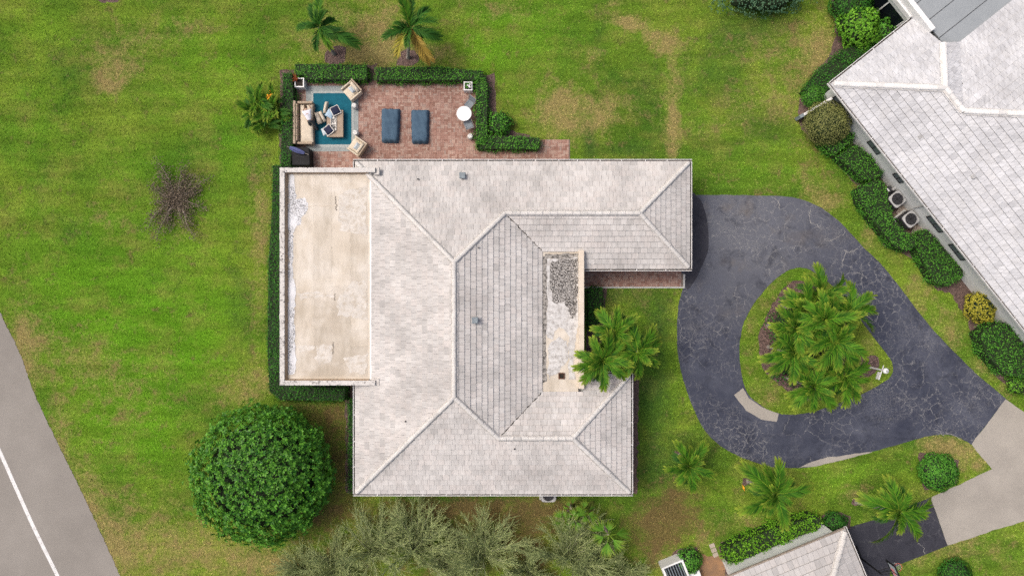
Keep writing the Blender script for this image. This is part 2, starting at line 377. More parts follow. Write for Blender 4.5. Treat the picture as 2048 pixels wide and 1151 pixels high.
M['yellow'] = leafmat('yellow_leaf', (0.20, 0.21, 0.02), (0.52, 0.46, 0.06))
M['glossy'] = leafmat('glossy_tree_leaf', (0.013, 0.085, 0.009), (0.130, 0.345, 0.032), rough_=0.42, spec=0.2)
M['purple'] = leafmat('dull_shrub_leaf', (0.085, 0.066, 0.048), (0.235, 0.19, 0.14))
M['bluegreen'] = leafmat('blue_green_leaf', (0.035, 0.10, 0.055), (0.15, 0.27, 0.14))
M['frond'] = leafmat('palm_frond', (0.013, 0.066, 0.006), (0.075, 0.205, 0.013), (0.44, 0.48, 0.06), trans=0.10, rough_=0.6, spec=0.08)
M['frond_dark'] = leafmat('dark_palm_frond', (0.010, 0.050, 0.008), (0.04, 0.13, 0.015), (0.12, 0.22, 0.03), trans=0.10, rough_=0.6, spec=0.08)
M['frond_yellow'] = leafmat('yellow_palm_frond', (0.26, 0.24, 0.03), (0.36, 0.33, 0.05), (0.36, 0.24, 0.04))
M['frond_brown'] = leafmat('browning_palm_frond', (0.30, 0.20, 0.03), (0.36, 0.26, 0.06), (0.33, 0.20, 0.04))
M['fan'] = leafmat('fan_palm_leaf', (0.045, 0.16, 0.012), (0.11, 0.26, 0.03), (0.30, 0.28, 0.04))
M['twig'] = leafmat('wispy_leaf', (0.13, 0.18, 0.06), (0.42, 0.47, 0.21), rough_=0.6)
M['bark'] = simple('bark', (0.36, 0.31, 0.26), (0.22, 0.18, 0.15), 7, bmp=0.02)
M['bark_pale'] = simple('pale_twig_bark', (0.40, 0.40, 0.28), (0.27, 0.27, 0.18), 7)
M['palm_trunk'] = simple('palm_trunk', (0.36, 0.33, 0.29), (0.20, 0.18, 0.155), 9, bmp=0.02)
M['core'] = simple('shade_green', (0.018, 0.035, 0.010), (0.010, 0.018, 0.006), 5)  # near-black green for shade painted inside shrubs; also on one flower stem
M['flower'] = simple('orange_flower', (0.75, 0.36, 0.02), (0.65, 0.25, 0.02), 5)
M['glass'] = simple('window_glass', (0.15, 0.18, 0.19), (0.10, 0.12, 0.13), 2, rough_=0.08, spec=0.6)
M['glass_dark'] = simple('dark_screen', (0.010, 0.013, 0.018), (0.006, 0.008, 0.012), 2, rough_=0.25, spec=0.3)
M['ac'] = simple('condenser_case', (0.40, 0.40, 0.395), (0.33, 0.33, 0.325), 3, rough_=0.5)
M['black'] = simple('black_metal', (0.014, 0.014, 0.016), (0.009, 0.009, 0.010), 3, rough_=0.6, spec=0.15)
M['dark_grey'] = simple('dark_grille', (0.05, 0.05, 0.055), (0.03, 0.03, 0.033), 3, rough_=0.5)
M['wicker'] = simple('wicker', (0.42, 0.335, 0.25), (0.30, 0.235, 0.17), 16, bmp=0.02)
M['canvas'] = simple('cream_canvas', (0.60, 0.53, 0.42), (0.54, 0.47, 0.37), 4)
M['pale_cush'] = simple('pale_blue_cushion', (0.50, 0.56, 0.60), (0.42, 0.48, 0.52), 12)
M['sky_cush'] = simple('sky_blue_cushion', (0.40, 0.53, 0.64), (0.34, 0.46, 0.57), 5)
M['navy'] = simple('navy_fabric', (0.020, 0.024, 0.055), (0.014, 0.018, 0.042), 6)
M['trim'] = simple('white_trim', (0.72, 0.69, 0.64), (0.62, 0.58, 0.53), 6)
M['cover'] = simple('blue_cover', (0.070, 0.118, 0.17), (0.052, 0.090, 0.135), 2.5, rough_=0.8, spec=0.1, bmp=0.01)
M['teal'] = simple('teal_rug', (0.008, 0.115, 0.165), (0.006, 0.09, 0.135), 3, rough_=0.95, bmp=0.004)
M['rug_border'] = speckle_mat('grey_rug_border', (0.34, 0.37, 0.36), (0.19, 0.22, 0.225), 0.42, 0.6, 14.0)
M['rug_line'] = simple('rug_line', (0.55, 0.57, 0.54), None, 6)
M['table_wood'] = simple('weathered_tabletop', (0.36, 0.28, 0.21), (0.28, 0.215, 0.16), 5)
M['ceramic'] = speckle_mat('patterned_ceramic', (0.70, 0.70, 0.68), (0.22, 0.22, 0.22), 0.50, 0.56, 16.0)
M['sling'] = simple('grey_sling', (0.21, 0.24, 0.27), (0.17, 0.20, 0.22), 10)
M['alu'] = simple('bronze_frame', (0.30, 0.27, 0.24), (0.22, 0.20, 0.18), 6, rough_=0.4)
M['white_top'] = simple('white_tabletop', (0.80, 0.81, 0.80), (0.74, 0.75, 0.74), 3, rough_=0.4)
M['umbrella'] = simple('blue_umbrella_cloth', (0.13, 0.15, 0.33), (0.08, 0.095, 0.22), 7)
M['tray'] = speckle_mat('patterned_tray', (0.70, 0.68, 0.64), (0.03, 0.03, 0.03), 0.48, 0.52, 9.0)
M['skin'] = simple('skin', (0.42, 0.26, 0.18), (0.38, 0.23, 0.16), 5, rough_=0.5)
M['shirt'] = simple('white_shirt', (0.74, 0.74, 0.78), (0.66, 0.66, 0.72), 4)
M['trousers'] = simple('dark_trousers', (0.055, 0.065, 0.070), (0.04, 0.048, 0.052), 6)
M['hair'] = simple('brown_hair', (0.10, 0.065, 0.04), (0.06, 0.04, 0.025), 12)
M['red'] = simple('red_paint', (0.55, 0.10, 0.07), (0.45, 0.08, 0.055), 6, rough_=0.5)
M['pink'] = simple('faded_red_print', (0.62, 0.24, 0.23), (0.55, 0.2, 0.2), 6)
M['board'] = simple('clear_backboard', (0.36, 0.40, 0.42), (0.30, 0.34, 0.36), 3, rough_=0.2)
M['soil'] = simple('potting_soil', (0.03, 0.022, 0.016), (0.015, 0.012, 0.009), 12)
M['petal'] = simple('white_petal', (0.75, 0.72, 0.74), (0.65, 0.6, 0.64), 8)
M['bromeliad'] = leafmat('red_plant_leaf', (0.22, 0.05, 0.02), (0.42, 0.14, 0.06))
M['stone'] = concrete_mat('stepping_stone', (0.42, 0.36, 0.30), (0.34, 0.29, 0.24), (0.2, 0.17, 0.15), 1.5, 0.3)
M['clay'] = simple('clay_path', (0.30, 0.17, 0.085), (0.20, 0.125, 0.075), 1.6, bmp=0.02)
M['pad'] = concrete_mat('concrete_pad', (0.50, 0.50, 0.48), (0.42, 0.42, 0.40))
M['old_crack'] = simple('membrane_crack', (0.34, 0.30, 0.25), (0.17, 0.15, 0.125), 9)
M['pale_coat'] = speckle_mat('pale_membrane_patch', (0.62, 0.585, 0.53), (0.40, 0.345, 0.27), 0.46, 0.70, 3.0)
M['cant'] = simple('tan_fillet', (0.40, 0.29, 0.19), (0.33, 0.24, 0.155), 1.5)
M['grime'] = speckle_mat('roof_grime', (0.36, 0.34, 0.31), (0.07, 0.065, 0.06), 0.45, 0.58, 6.0)
M['crackfill'] = simple('crack_filler', (0.33, 0.32, 0.30), (0.22, 0.215, 0.21), 5)
M['rust'] = simple('rusty_drain', (0.16, 0.07, 0.035), (0.07, 0.04, 0.03), 12)

# ------------------------------------------------------------------ ground layout (outlines read off the photograph, on the ground plane)
drive_out = catmull([(1383, 390), (1470, 390), (1560, 392), (1604, 399), (1643, 416), (1682, 446), (1722, 490), (1762, 528), (1802, 577), (1850, 640), (1900, 695), (1950, 745)], False, 5)[:-1] + \
    [(1950, 745), (2012, 797), (1942, 888)] + catmull([(1942, 888), (1915, 873), (1888, 868), (1850, 873), (1790, 890), (1700, 914), (1630, 931), (1580, 935), (1530, 930), (1480, 912), (1440, 890), (1410, 860), (1386, 815), (1367, 760), (1356, 710), (1354, 660), (1357, 612), (1366, 575)], False, 5)[1:] + \
    [(1367, 546), (1300, 546), (1300, 390)]
island = catmull([(1600, 535), (1626, 543), (1662, 570), (1700, 612), (1733, 656), (1757, 687), (1779, 716), (1786, 733), (1782, 751), (1768, 763), (1733, 783), (1670, 809), (1623, 823), (1592, 828), (1554, 825), (1523, 811), (1496, 787), (1484, 755), (1479, 714), (1481, 670), (1492, 634), (1514, 598), (1545, 563), (1574, 542)], True, 4)
apron = [(2012, 797), (2046, 822), (2300, 1010), (2300, 965), (2050, 1040), (1985, 1060), (1895, 1090), (1861, 994), (1920, 967), (1983, 937), (1942, 888)]
ndrive = [(1861, 994), (1895, 1090), (1850, 1108), (1800, 1127), (1780, 1140), (1770, 1300), (1640, 1300), (1640, 1070), (1760, 1035), (1810, 1014)]
road_l = catmull([(-60, 470), (2, 627), (37, 699), (74, 798), (134, 922), (198, 1056), (238, 1145), (290, 1270)], False, 5) + [(-900, 1270), (-900, 470)]
patio = [(588, 158), (960, 160), (960, 299), (1073, 299), (1080, 279), (1140, 279), (1140, 345), (588, 345)]
walk = [(1150, 520), (1366, 520), (1366, 573), (1150, 573)]
beds = [  # (outline px, mulch look)
    catmull([(672, 92), (690, 96), (694, 110), (686, 128), (668, 130), (652, 124), (651, 106)], True, 3),
    catmull([(815, 98), (832, 106), (838, 124), (818, 132), (796, 130), (797, 112)], True, 3),
    [(733, 128), (752, 128), (752, 162), (733, 162)],
    [(952, 150), (990, 150), (992, 250), (1082, 280), (1072, 300), (950, 300)],
    [(560, 140), (590, 140), (590, 345), (560, 345)],
    catmull([(1520, 660), (1560, 585), (1600, 560), (1660, 590), (1690, 640), (1690, 720), (1660, 790), (1610, 800), (1570, 778), (1532, 745), (1518, 705)], True, 3),
    catmull([(1735, 708), (1755, 716), (1757, 736), (1742, 752), (1722, 752), (1716, 735), (1720, 715)], True, 3),
    [(1172, 573), (1214, 573), (1212, 640), (1206, 700), (1172, 780)],
    [(1255, 745), (1275, 745), (1278, 800), (1274, 985), (1256, 985)],
    [(690, 765), (712, 765), (712, 985), (692, 985)],
    # bed along the neighbour's wall
    [(1660, -10), (1668, 30), (1672, 70), (1660, 110), (1632, 142), (1606, 180), (1596, 215), (1600, 250), (1622, 280), (1650, 305), (1690, 345), (1716, 378), (1728, 420), (1768, 488), (1800, 505), (1832, 520), (1868, 575), (1908, 590), (1936, 645), (1952, 690), (1985, 745), (2012, 770), (2048, 790), (2250, 950), (2250, 600), (1700, 60), (1760, 10)],
    [(1838, 905), (1862, 905), (1918, 920), (1915, 965), (1850, 978), (1838, 940)],
    [(1440, 1085), (1500, 1062), (1560, 1048), (1640, 1030), (1672, 1022), (1700, 1035), (1700, 1060), (1640, 1100), (1460, 1170), (1440, 1130)],
    [(1325, 1132), (1352, 1098), (1392, 1092), (1402, 1140), (1400, 1200), (1320, 1200)],
    catmull([(1350, 898), (1366, 906), (1364, 920), (1350, 918)], True, 3),
    catmull([(1487, 955), (1502, 956), (1503, 970), (1488, 970)], True, 3),
    catmull([(1706, 997), (1718, 997), (1719, 1009), (1706, 1009)], True, 3),
    catmull([(192, -14), (242, -14), (236, 3), (215, 6), (198, 3)], True, 3),
    [(555, 760), (700, 760), (700, 800), (555, 785)],
]
claypath = [(1392, 1105), (1418, 1112), (1442, 1108), (1452, 1130), (1456, 1200), (1396, 1200)]

polys = {k: P2(v) for k, v in dict(drive=drive_out, island=island, apron=apron, ndrive=ndrive, road=road_l, patio=patio, walk=walk, clay=claypath).items()}
bedw = [rough(P2(b), 0.045, 0.25, i) for i, b in enumerate(beds)]

# ------------------------------------------------------------------ lawn: one sheet to the horizon, patch colours in a vertex attribute
# blobs: px, py, rx, ry, kind (0 dry, 1 brown, 2 lush), amount
BL = [(1130, 235, 60, 45, 0, .75), (1120, 190, 40, 40, 0, .4), (1245, 40, 40, 12, 0, .6), (1230, 8, 14, 12, 0, .6), (1335, 85, 40, 14, 0, .55), (1345, 190, 14, 95, 0, .75), (1345, 280, 12, 40, 0, .6),
      (1190, 110, 14, 16, 0, .6), (1205, 235, 22, 25, 0, .5), (1250, 215, 45, 30, 0, .35), (1560, 100, 100, 45, 0, .35), (1640, 110, 40, 80, 0, .6), (1460, 230, 70, 50, 0, .3), (1560, 190, 50, 50, 0, .35), (1620, 330, 30, 90, 0, .35),
      (230, 140, 45, 35, 0, .65), (220, 175, 22, 14, 0, .6), (370, 60, 90, 30, 0, .35), (240, 80, 60, 40, 0, .3), (60, 690, 45, 90, 0, .5), (45, 690, 16, 60, 0, .5), (120, 880, 18, 70, 0, .6), (170, 990, 26, 70, 0, .6), (220, 1090, 40, 60, 0, .6), (170, 720, 60, 60, 0, .3), (260, 790, 90, 90, 0, .3), (300, 1060, 120, 80, 0, .4), (380, 1110, 120, 40, 0, .45),
      (700, 70, 60, 60, 0, .55), (780, 60, 45, 60, 0, .6), (880, 110, 55, 28, 0, .55), (620, 90, 40, 45, 0, .35), (740, 115, 40, 20, 0, .6), (1000, 20, 80, 40, 0, .35),
      (520, 420, 20, 80, 0, .4), (520, 560, 16, 160, 0, .4), (520, 760, 60, 30, 0, .45), (470, 790, 60, 25, 0, .4), (340, 460, 60, 30, 0, .25), (210, 440, 40, 40, 0, .3),
      (1240, 640, 35, 25, 0, .45), (1300, 600, 16, 10, 0, .4), (1265, 580, 80, 8, 0, .4), (1540, 960, 60, 25, 0, .2), (1480, 1040, 60, 18, 0, .45), (1880, 890, 50, 18, 0, .85), (1930, 915, 40, 30, 0, .5), (1960, 930, 25, 14, 0, .4), (1800, 1125, 40, 15, 0, .5), (1880, 1090, 60, 25, 0, .4), (1960, 1090, 80, 50, 0, .3), (1700, 985, 40, 20, 0, .35),
      (1660, 400, 30, 20, 0, .5), (1500, 370, 120, 18, 0, .2), (1740, 470, 14, 60, 0, .5), (1840, 585, 30, 40, 0, .55), (1900, 660, 30, 40, 0, .5), (1960, 740, 26, 36, 0, .5), (2010, 780, 20, 16, 0, .5), (1545, 600, 22, 40, 0, .45), (1500, 680, 14, 60, 0, .35), (1540, 790, 40, 26, 0, .4), (1720, 770, 30, 20, 0, .5), (1740, 690, 20, 30, 0, .4),
      (1340, 1040, 60, 50, 1, .85), (1300, 1080, 50, 50, 1, .6), (1350, 990, 30, 40, 1, .5), (1320, 1120, 60, 30, 0, .6), (1400, 1080, 20, 30, 0, .5), (640, 880, 50, 60, 1, .5), (680, 850, 30, 80, 1, .55), (590, 820, 60, 16, 1, .5), (690, 960, 30, 40, 1, .5),
      (800, 1020, 160, 22, 1, .6), (980, 1020, 140, 24, 1, .65), (1100, 1010, 60, 16, 1, .7), (650, 1040, 60, 40, 1, .6), (1040, 1070, 60, 40, 1, .8), (900, 1110, 80, 60, 1, .7), (700, 1110, 120, 60, 0, .5), (1075, 1120, 60, 40, 1, .6), (540, 1130, 80, 30, 0, .6), (1600, 110, 40, 90, 1, .25), (1620, 290, 25, 50, 1, .35), (985, 190, 6, 60, 1, .8), (1640, 330, 16, 40, 1, .3), (1025, 245, 16, 22, 1, .5),
      (1800, 525, 10, 30, 1, .4), (1700, 370, 14, 30, 1, .4),
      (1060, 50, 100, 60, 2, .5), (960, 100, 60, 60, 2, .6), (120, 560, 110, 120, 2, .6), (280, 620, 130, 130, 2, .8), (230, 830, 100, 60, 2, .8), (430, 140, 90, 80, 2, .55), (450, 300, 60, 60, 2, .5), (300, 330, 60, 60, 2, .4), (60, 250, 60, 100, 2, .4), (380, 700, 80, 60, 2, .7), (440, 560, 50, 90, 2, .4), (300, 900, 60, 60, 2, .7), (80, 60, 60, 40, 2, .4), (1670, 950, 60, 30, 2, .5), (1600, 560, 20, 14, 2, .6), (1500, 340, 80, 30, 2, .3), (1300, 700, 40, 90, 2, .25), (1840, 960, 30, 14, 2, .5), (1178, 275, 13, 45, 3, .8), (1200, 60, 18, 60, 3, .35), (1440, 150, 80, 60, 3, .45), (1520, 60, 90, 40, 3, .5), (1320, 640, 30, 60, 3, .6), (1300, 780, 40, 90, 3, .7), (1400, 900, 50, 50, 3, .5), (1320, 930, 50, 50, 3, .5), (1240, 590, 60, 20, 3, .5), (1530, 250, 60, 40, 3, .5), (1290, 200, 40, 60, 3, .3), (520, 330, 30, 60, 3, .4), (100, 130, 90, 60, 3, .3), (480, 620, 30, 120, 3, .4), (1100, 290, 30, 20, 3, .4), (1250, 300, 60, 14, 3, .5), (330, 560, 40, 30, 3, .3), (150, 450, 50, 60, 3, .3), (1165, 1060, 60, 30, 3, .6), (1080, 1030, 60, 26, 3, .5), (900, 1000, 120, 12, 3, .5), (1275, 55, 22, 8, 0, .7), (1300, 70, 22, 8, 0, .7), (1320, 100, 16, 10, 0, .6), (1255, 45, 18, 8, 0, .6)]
def patch_field(X, Y):
    out = np.zeros((len(X), 4), np.float32)
    k = H / F
    for (px, py, rx, ry, kd, am) in BL:
        d = ((X - (px - CX) * k) / (rx * k * 1.25)) ** 2 + ((Y + (py - CY) * k) / (ry * k * 1.25)) ** 2
        out[:, kd] += am * np.exp(-d * 1.1)
    return np.clip(out, 0, 1)
def set_patch(me):
    n = len(me.vertices); co = np.zeros(n * 3, np.float32); me.vertices.foreach_get('co', co); co = co.reshape(-1, 3)
    at = me.color_attributes.new('patch', 'FLOAT_COLOR', 'POINT'); at.data.foreach_set('color', patch_field(co[:, 0], co[:, 1]).ravel())
gx = np.concatenate([[-1500, -600, -250, -120, -70, -50], np.arange(-40, 40.01, 0.3), [50, 70, 120, 250, 600, 1500]])
gy = np.concatenate([[-1500, -600, -250, -120, -60, -40], np.arange(-26, 26.01, 0.3), [40, 60, 120, 250, 600, 1500]])
GX, GY = np.meshgrid(gx, gy); nx, ny = len(gx), len(gy)
idx = np.arange(nx * ny).reshape(ny, nx)
me = npmesh('lawn', np.column_stack([GX.ravel(), GY.ravel(), np.zeros(nx * ny)]), np.column_stack([idx[:-1, :-1].ravel(), idx[:-1, 1:].ravel(), idx[1:, 1:].ravel(), idx[1:, :-1].ravel()]), 4)
set_patch(me); struct('lawn', me, M['lawn'])

# house footprints on the ground, kept free of grass
hf = [P2([(708, 322), (1380, 322), (1380, 540), (1165, 540), (1165, 745), (1260, 745), (1260, 985), (708, 985)], 2.7), P2([(562, 340), (745, 340), (745, 768), (562, 768)], 3.2)]
keep_out = [polys['apron'], polys['ndrive'], polys['road'], polys['patio'], polys['walk'], polys['clay']] + bedw + hf
def grass_ok(X, Y):
    bad = np.zeros(len(X), bool)
    for p in keep_out: bad |= inpoly(X, Y, p)
    bad |= inpoly(X, Y, polys['drive']) & ~inpoly(X, Y, polys['island'])
    return ~bad
NB = 620000
X = rng.uniform(-32.5, 32.5, NB); Y = rng.uniform(-18.8, 18.8, NB); ok = grass_ok(X, Y); X, Y = X[ok], Y[ok]; n = len(X)
a = rng.uniform(0, 2 * np.pi, n); hgt = rng.uniform(0.025, 0.07, n); ln = rng.uniform(0.02, 0.075, n); w = rng.uniform(0.012, 0.026, n)
ca, sa = np.cos(a), np.sin(a)
V = np.zeros((n, 3, 3), np.float32)
V[:, 0] = np.column_stack([X - sa * w, Y + ca * w, np.full(n, 0.003)]); V[:, 1] = np.column_stack([X + sa * w, Y - ca * w, np.full(n, 0.003)])
V[:, 2] = np.column_stack([X + ca * ln, Y + sa * ln, hgt])
me = npmesh('grass', V.reshape(-1, 3), np.arange(3 * n).reshape(-1, 3), 3); set_patch(me)
o = obj('grass', me, M['blades']); tag(o, 'short mown grass with dry yellow patches across the lawns', 'grass', None, 'stuff')

def sheet(name, pts, z, m): return struct(name, MB().sheet(pts, z).mesh(name), m)
def tri_sheet(name, outer, hole, z, m):
    """polygon with one hole, joined by a narrow slit"""
    bm = bmesh.new()
    for ring in (outer, hole):
        vs = [bm.verts.new((p[0], p[1], z)) for p in ring]
        for i in range(len(vs)): bm.edges.new((vs[i], vs[(i + 1) % len(vs)]))
    bmesh.ops.triangle_fill(bm, use_beauty=True, use_dissolve=False, edges=bm.edges[:])
    for f in bm.faces:
        if f.normal.z < 0: f.normal_flip()
    me = bpy.data.meshes.new(name); bm.to_mesh(me); bm.free(); return struct(name, me, m)
for i, b in enumerate(bedw): sheet('mulch_bed', b, 0.006, M['mulch'])
tri_sheet('driveway', rough(polys['drive'], 0.012, 0.4, 5), rough(polys['island'], 0.012, 0.3, 6), 0.016, M['asphalt'])
sheet('concrete_driveway', rough(polys['apron'], 0.015, 0.4, 8), 0.020, M['concrete'])
sheet('asphalt_driveway', polys['ndrive'], 0.012, M['asphalt_dark'])
crack_lines = [[(1622, 416), (1618, 430), (1621, 446), (1634, 450), (1645, 460)], [(1690, 462), (1676, 474), (1668, 478), (1652, 482)], [(1686, 500), (1700, 504), (1714, 497), (1722, 490)], [(1692, 506), (1686, 520), (1684, 536)], [(1545, 395), (1556, 402), (1560, 418)], [(1888, 872), (1880, 862), (1868, 858)], [(1925, 880), (1905, 868), (1890, 862)], [(1835, 1086), (1846, 1092), (1850, 1108)], [(1700, 580), (1730, 596), (1720, 620), (1745, 640)]]
sheet('road', rough(polys['road'], 0.018, 0.12, 3), 0.018, M['road'])
ln_l = catmull([(-60, 770), (0, 902), (37, 985), (72, 1062), (116, 1151), (160, 1245)], False, 5); wpx = 3.3
sheet('lane_marking', P2([(x - wpx, y + 1.5) for x, y in ln_l] + [(x + wpx, y - 1.5) for x, y in ln_l][::-1]), 0.022, M['paint'])
# darker repair beside the garage and pale concrete repairs on the drive edge
sheet('asphalt_patch', P2(catmull([(1372, 396), (1398, 396), (1412, 430), (1417, 470), (1415, 505), (1402, 535), (1390, 560), (1370, 568)], True, 4)), 0.020, M['asphalt_dark'])
sheet('concrete_patch', rough(P2([(1468, 789), (1486, 775), (1498, 796), (1524, 814), (1557, 826), (1553, 842), (1522, 838), (1492, 820)]), 0.01, 0.25, 4), 0.021, M['concrete'])
sheet('concrete_strip', rough(P2([(1598, 934), (1622, 923), (1655, 914), (1680, 911), (1710, 905), (1745, 903), (1700, 915), (1632, 932)]), 0.015, 0.25, 4), 0.022, M['concrete'])
sheet('clay_path', rough(polys['clay'], 0.06, 0.3, 4), 0.010, M['clay'])
# wood chips on the beds
pts = []
for b in bedw:
    A = abs(area(b)); q = sample_poly(b, int(min(A, 60) * 90), rng); pts.append(q)
pts = np.vstack(pts); n = len(pts)
def leaf_cloud(Pn, Nn, L, W, r, fold=0.25):
    """diamond leaves: Pn Nx3 centres, Nn Nx3 normals"""
    n = len(Pn); t = r.normal(size=(n, 3)); t -= (t * Nn).sum(1)[:, None] * Nn; t /= np.linalg.norm(t, axis=1)[:, None] + 1e-9
    b = np.cross(Nn, t); L = (L * r.uniform(0.7, 1.3, n))[:, None]; W = (W * r.uniform(0.7, 1.3, n))[:, None]
    V = np.stack([Pn - t * L * .5, Pn + b * W * .5 + Nn * W * fold, Pn + t * L * .5, Pn - b * W * .5 + Nn * W * fold], 1)
    return V.reshape(-1, 3), np.arange(4 * n).reshape(-1, 4)
Nn = r_ = rng.normal(0, 0.35, (n, 3)); Nn[:, 2] = 1; Nn /= np.linalg.norm(Nn, axis=1)[:, None]
V, Fq = leaf_cloud(np.column_stack([pts, rng.uniform(0.015, 0.04, n)]), Nn, 0.10, 0.04, rng, 0.1)
tag(obj('mulch', npmesh('mulch', V, Fq, 4), M['chips']), 'brown bark mulch spread over the planting beds', 'mulch', None, 'stuff')

# brick paving: basket weave, every brick real, joined because each is only a few pixels
def paving(name, poly, z, label):
    base = struct(name, MB().sheet(poly, z).mesh(name), M['sand'], label)
    xs = [p[0] for p in poly]; ys = [p[1] for p in poly]; mb = MB(); s = 0.222; g = 0.007
    nxp = int((max(xs) - min(xs)) / s) + 2; nyp = int((max(ys) - min(ys)) / s) + 2
    cx = np.array([min(xs) + (i + .5) * s for i in range(nxp)]); cy = np.array([min(ys) + (j + .5) * s for j in range(nyp)])
    XX, YY = np.meshgrid(cx, cy, indexing='ij'); ins = inpoly(XX.ravel(), YY.ravel(), poly).reshape(XX.shape)
    for i in range(nxp):
        for j in range(nyp):
            if not ins[i, j]: continue
            for k in (-1, 1):
                zz = z + 0.012 + random.uniform(0, 0.006); tw = random.gauss(0, 0.012)
                if (i + j) % 2: c, d = (cx[i], cy[j] + k * s / 4), (s - g, s / 2 - g)
                else: c, d = (cx[i] + k * s / 4, cy[j]), (s / 2 - g, s - g)
                mb.box((c[0], c[1], zz / 2 + z / 2), (d[0], d[1], zz - z), tw)
    o = mb.build('brick', M['brick'], base); o['kind'] = 'stuff'; return base
paving('patio', polys['patio'], 0.012, None)
wk = paving('brick_walk', polys['walk'], 0.014, None)
# pale edging along the walk
MB().prism(P2([(1168, 573), (1366, 573), (1366, 576), (1168, 576)]), 0.0, 0.05).build('edging', M['pad'], wk)
MB().prism(P2([(1366, 548), (1370, 548), (1369, 576), (1366, 576)]), 0.0, 0.055).build('edging', M['pad'], wk)
for k, (px, py) in enumerate(((1424, 1090), (1427.5, 1099), (1431, 1108))):
    c = P(px, py); o = MB().box((c.x, c.y, 0.02), (0.33, 0.25, 0.05), math.radians(20 + 3 * k)).build('stepping_stone', M['stone'], bevel=0.01)
    tag(o, ['pale stepping stone nearest the lawn, first in the short row of three', 'middle one of three pale stepping stones by the clay path', 'pale stepping stone that touches the clay path'][k], 'stepping stone', 'stepping stones leading to the clay path')

# ------------------------------------------------------------------ roofs
T3 = 1 / 3.0
def clip_rect(poly, a0, a1, b0, b1):
    def cut(p, ax, v, keep_less):
        out = []
        for i in range(len(p)):
            A, B = p[i], p[(i + 1) % len(p)]; ia = (A[ax] <= v) if keep_less else (A[ax] >= v); ib = (B[ax] <= v) if keep_less else (B[ax] >= v)
            if ia: out.append(A)
            if ia != ib:
                t = (v - A[ax]) / (B[ax] - A[ax]); out.append((A[0] + t * (B[0] - A[0]), A[1] + t * (B[1] - A[1])))
        return out
    for ax, v, l in ((0, a0, False), (0, a1, True), (1, b0, False), (1, b1, True)):
        poly = cut(poly, ax, v, l)
        if len(poly) < 3: return []
    return poly
class Slope:
    """plan polygon (world x, y), eave point o, direction up the slope n; plane rises T3 from height ze at the eave line"""
    def __init__(s, plan, o, n, ze, t=T3):
        s.o = np.array(o, float); s.n = np.array(n, float) / np.linalg.norm(n); s.e = np.array([s.n[1], -s.n[0]]); s.ze = ze; s.t = t
        s.plan = plan; s.ab = [(float(np.dot(np.array(p) - s.o, s.e)), float(np.dot(np.array(p) - s.o, s.n))) for p in plan]
        if area(s.ab) < 0: s.ab = s.ab[::-1]; s.plan = plan[::-1]
        k = 1 / math.sqrt(1 + t * t); s.N = Vector((-t * s.n[0] * k, -t * s.n[1] * k, k)); s.up = Vector((s.n[0] * k, s.n[1] * k, t * k)); s.k = k
    def pt(s, a, b, off=0.0):
        p = s.o + s.e * a + s.n * b; return Vector((p[0], p[1], s.ze + s.t * b)) + s.N * off
    def z(s, x, y): return s.ze + s.t * float(np.dot(np.array([x, y]) - s.o, s.n))
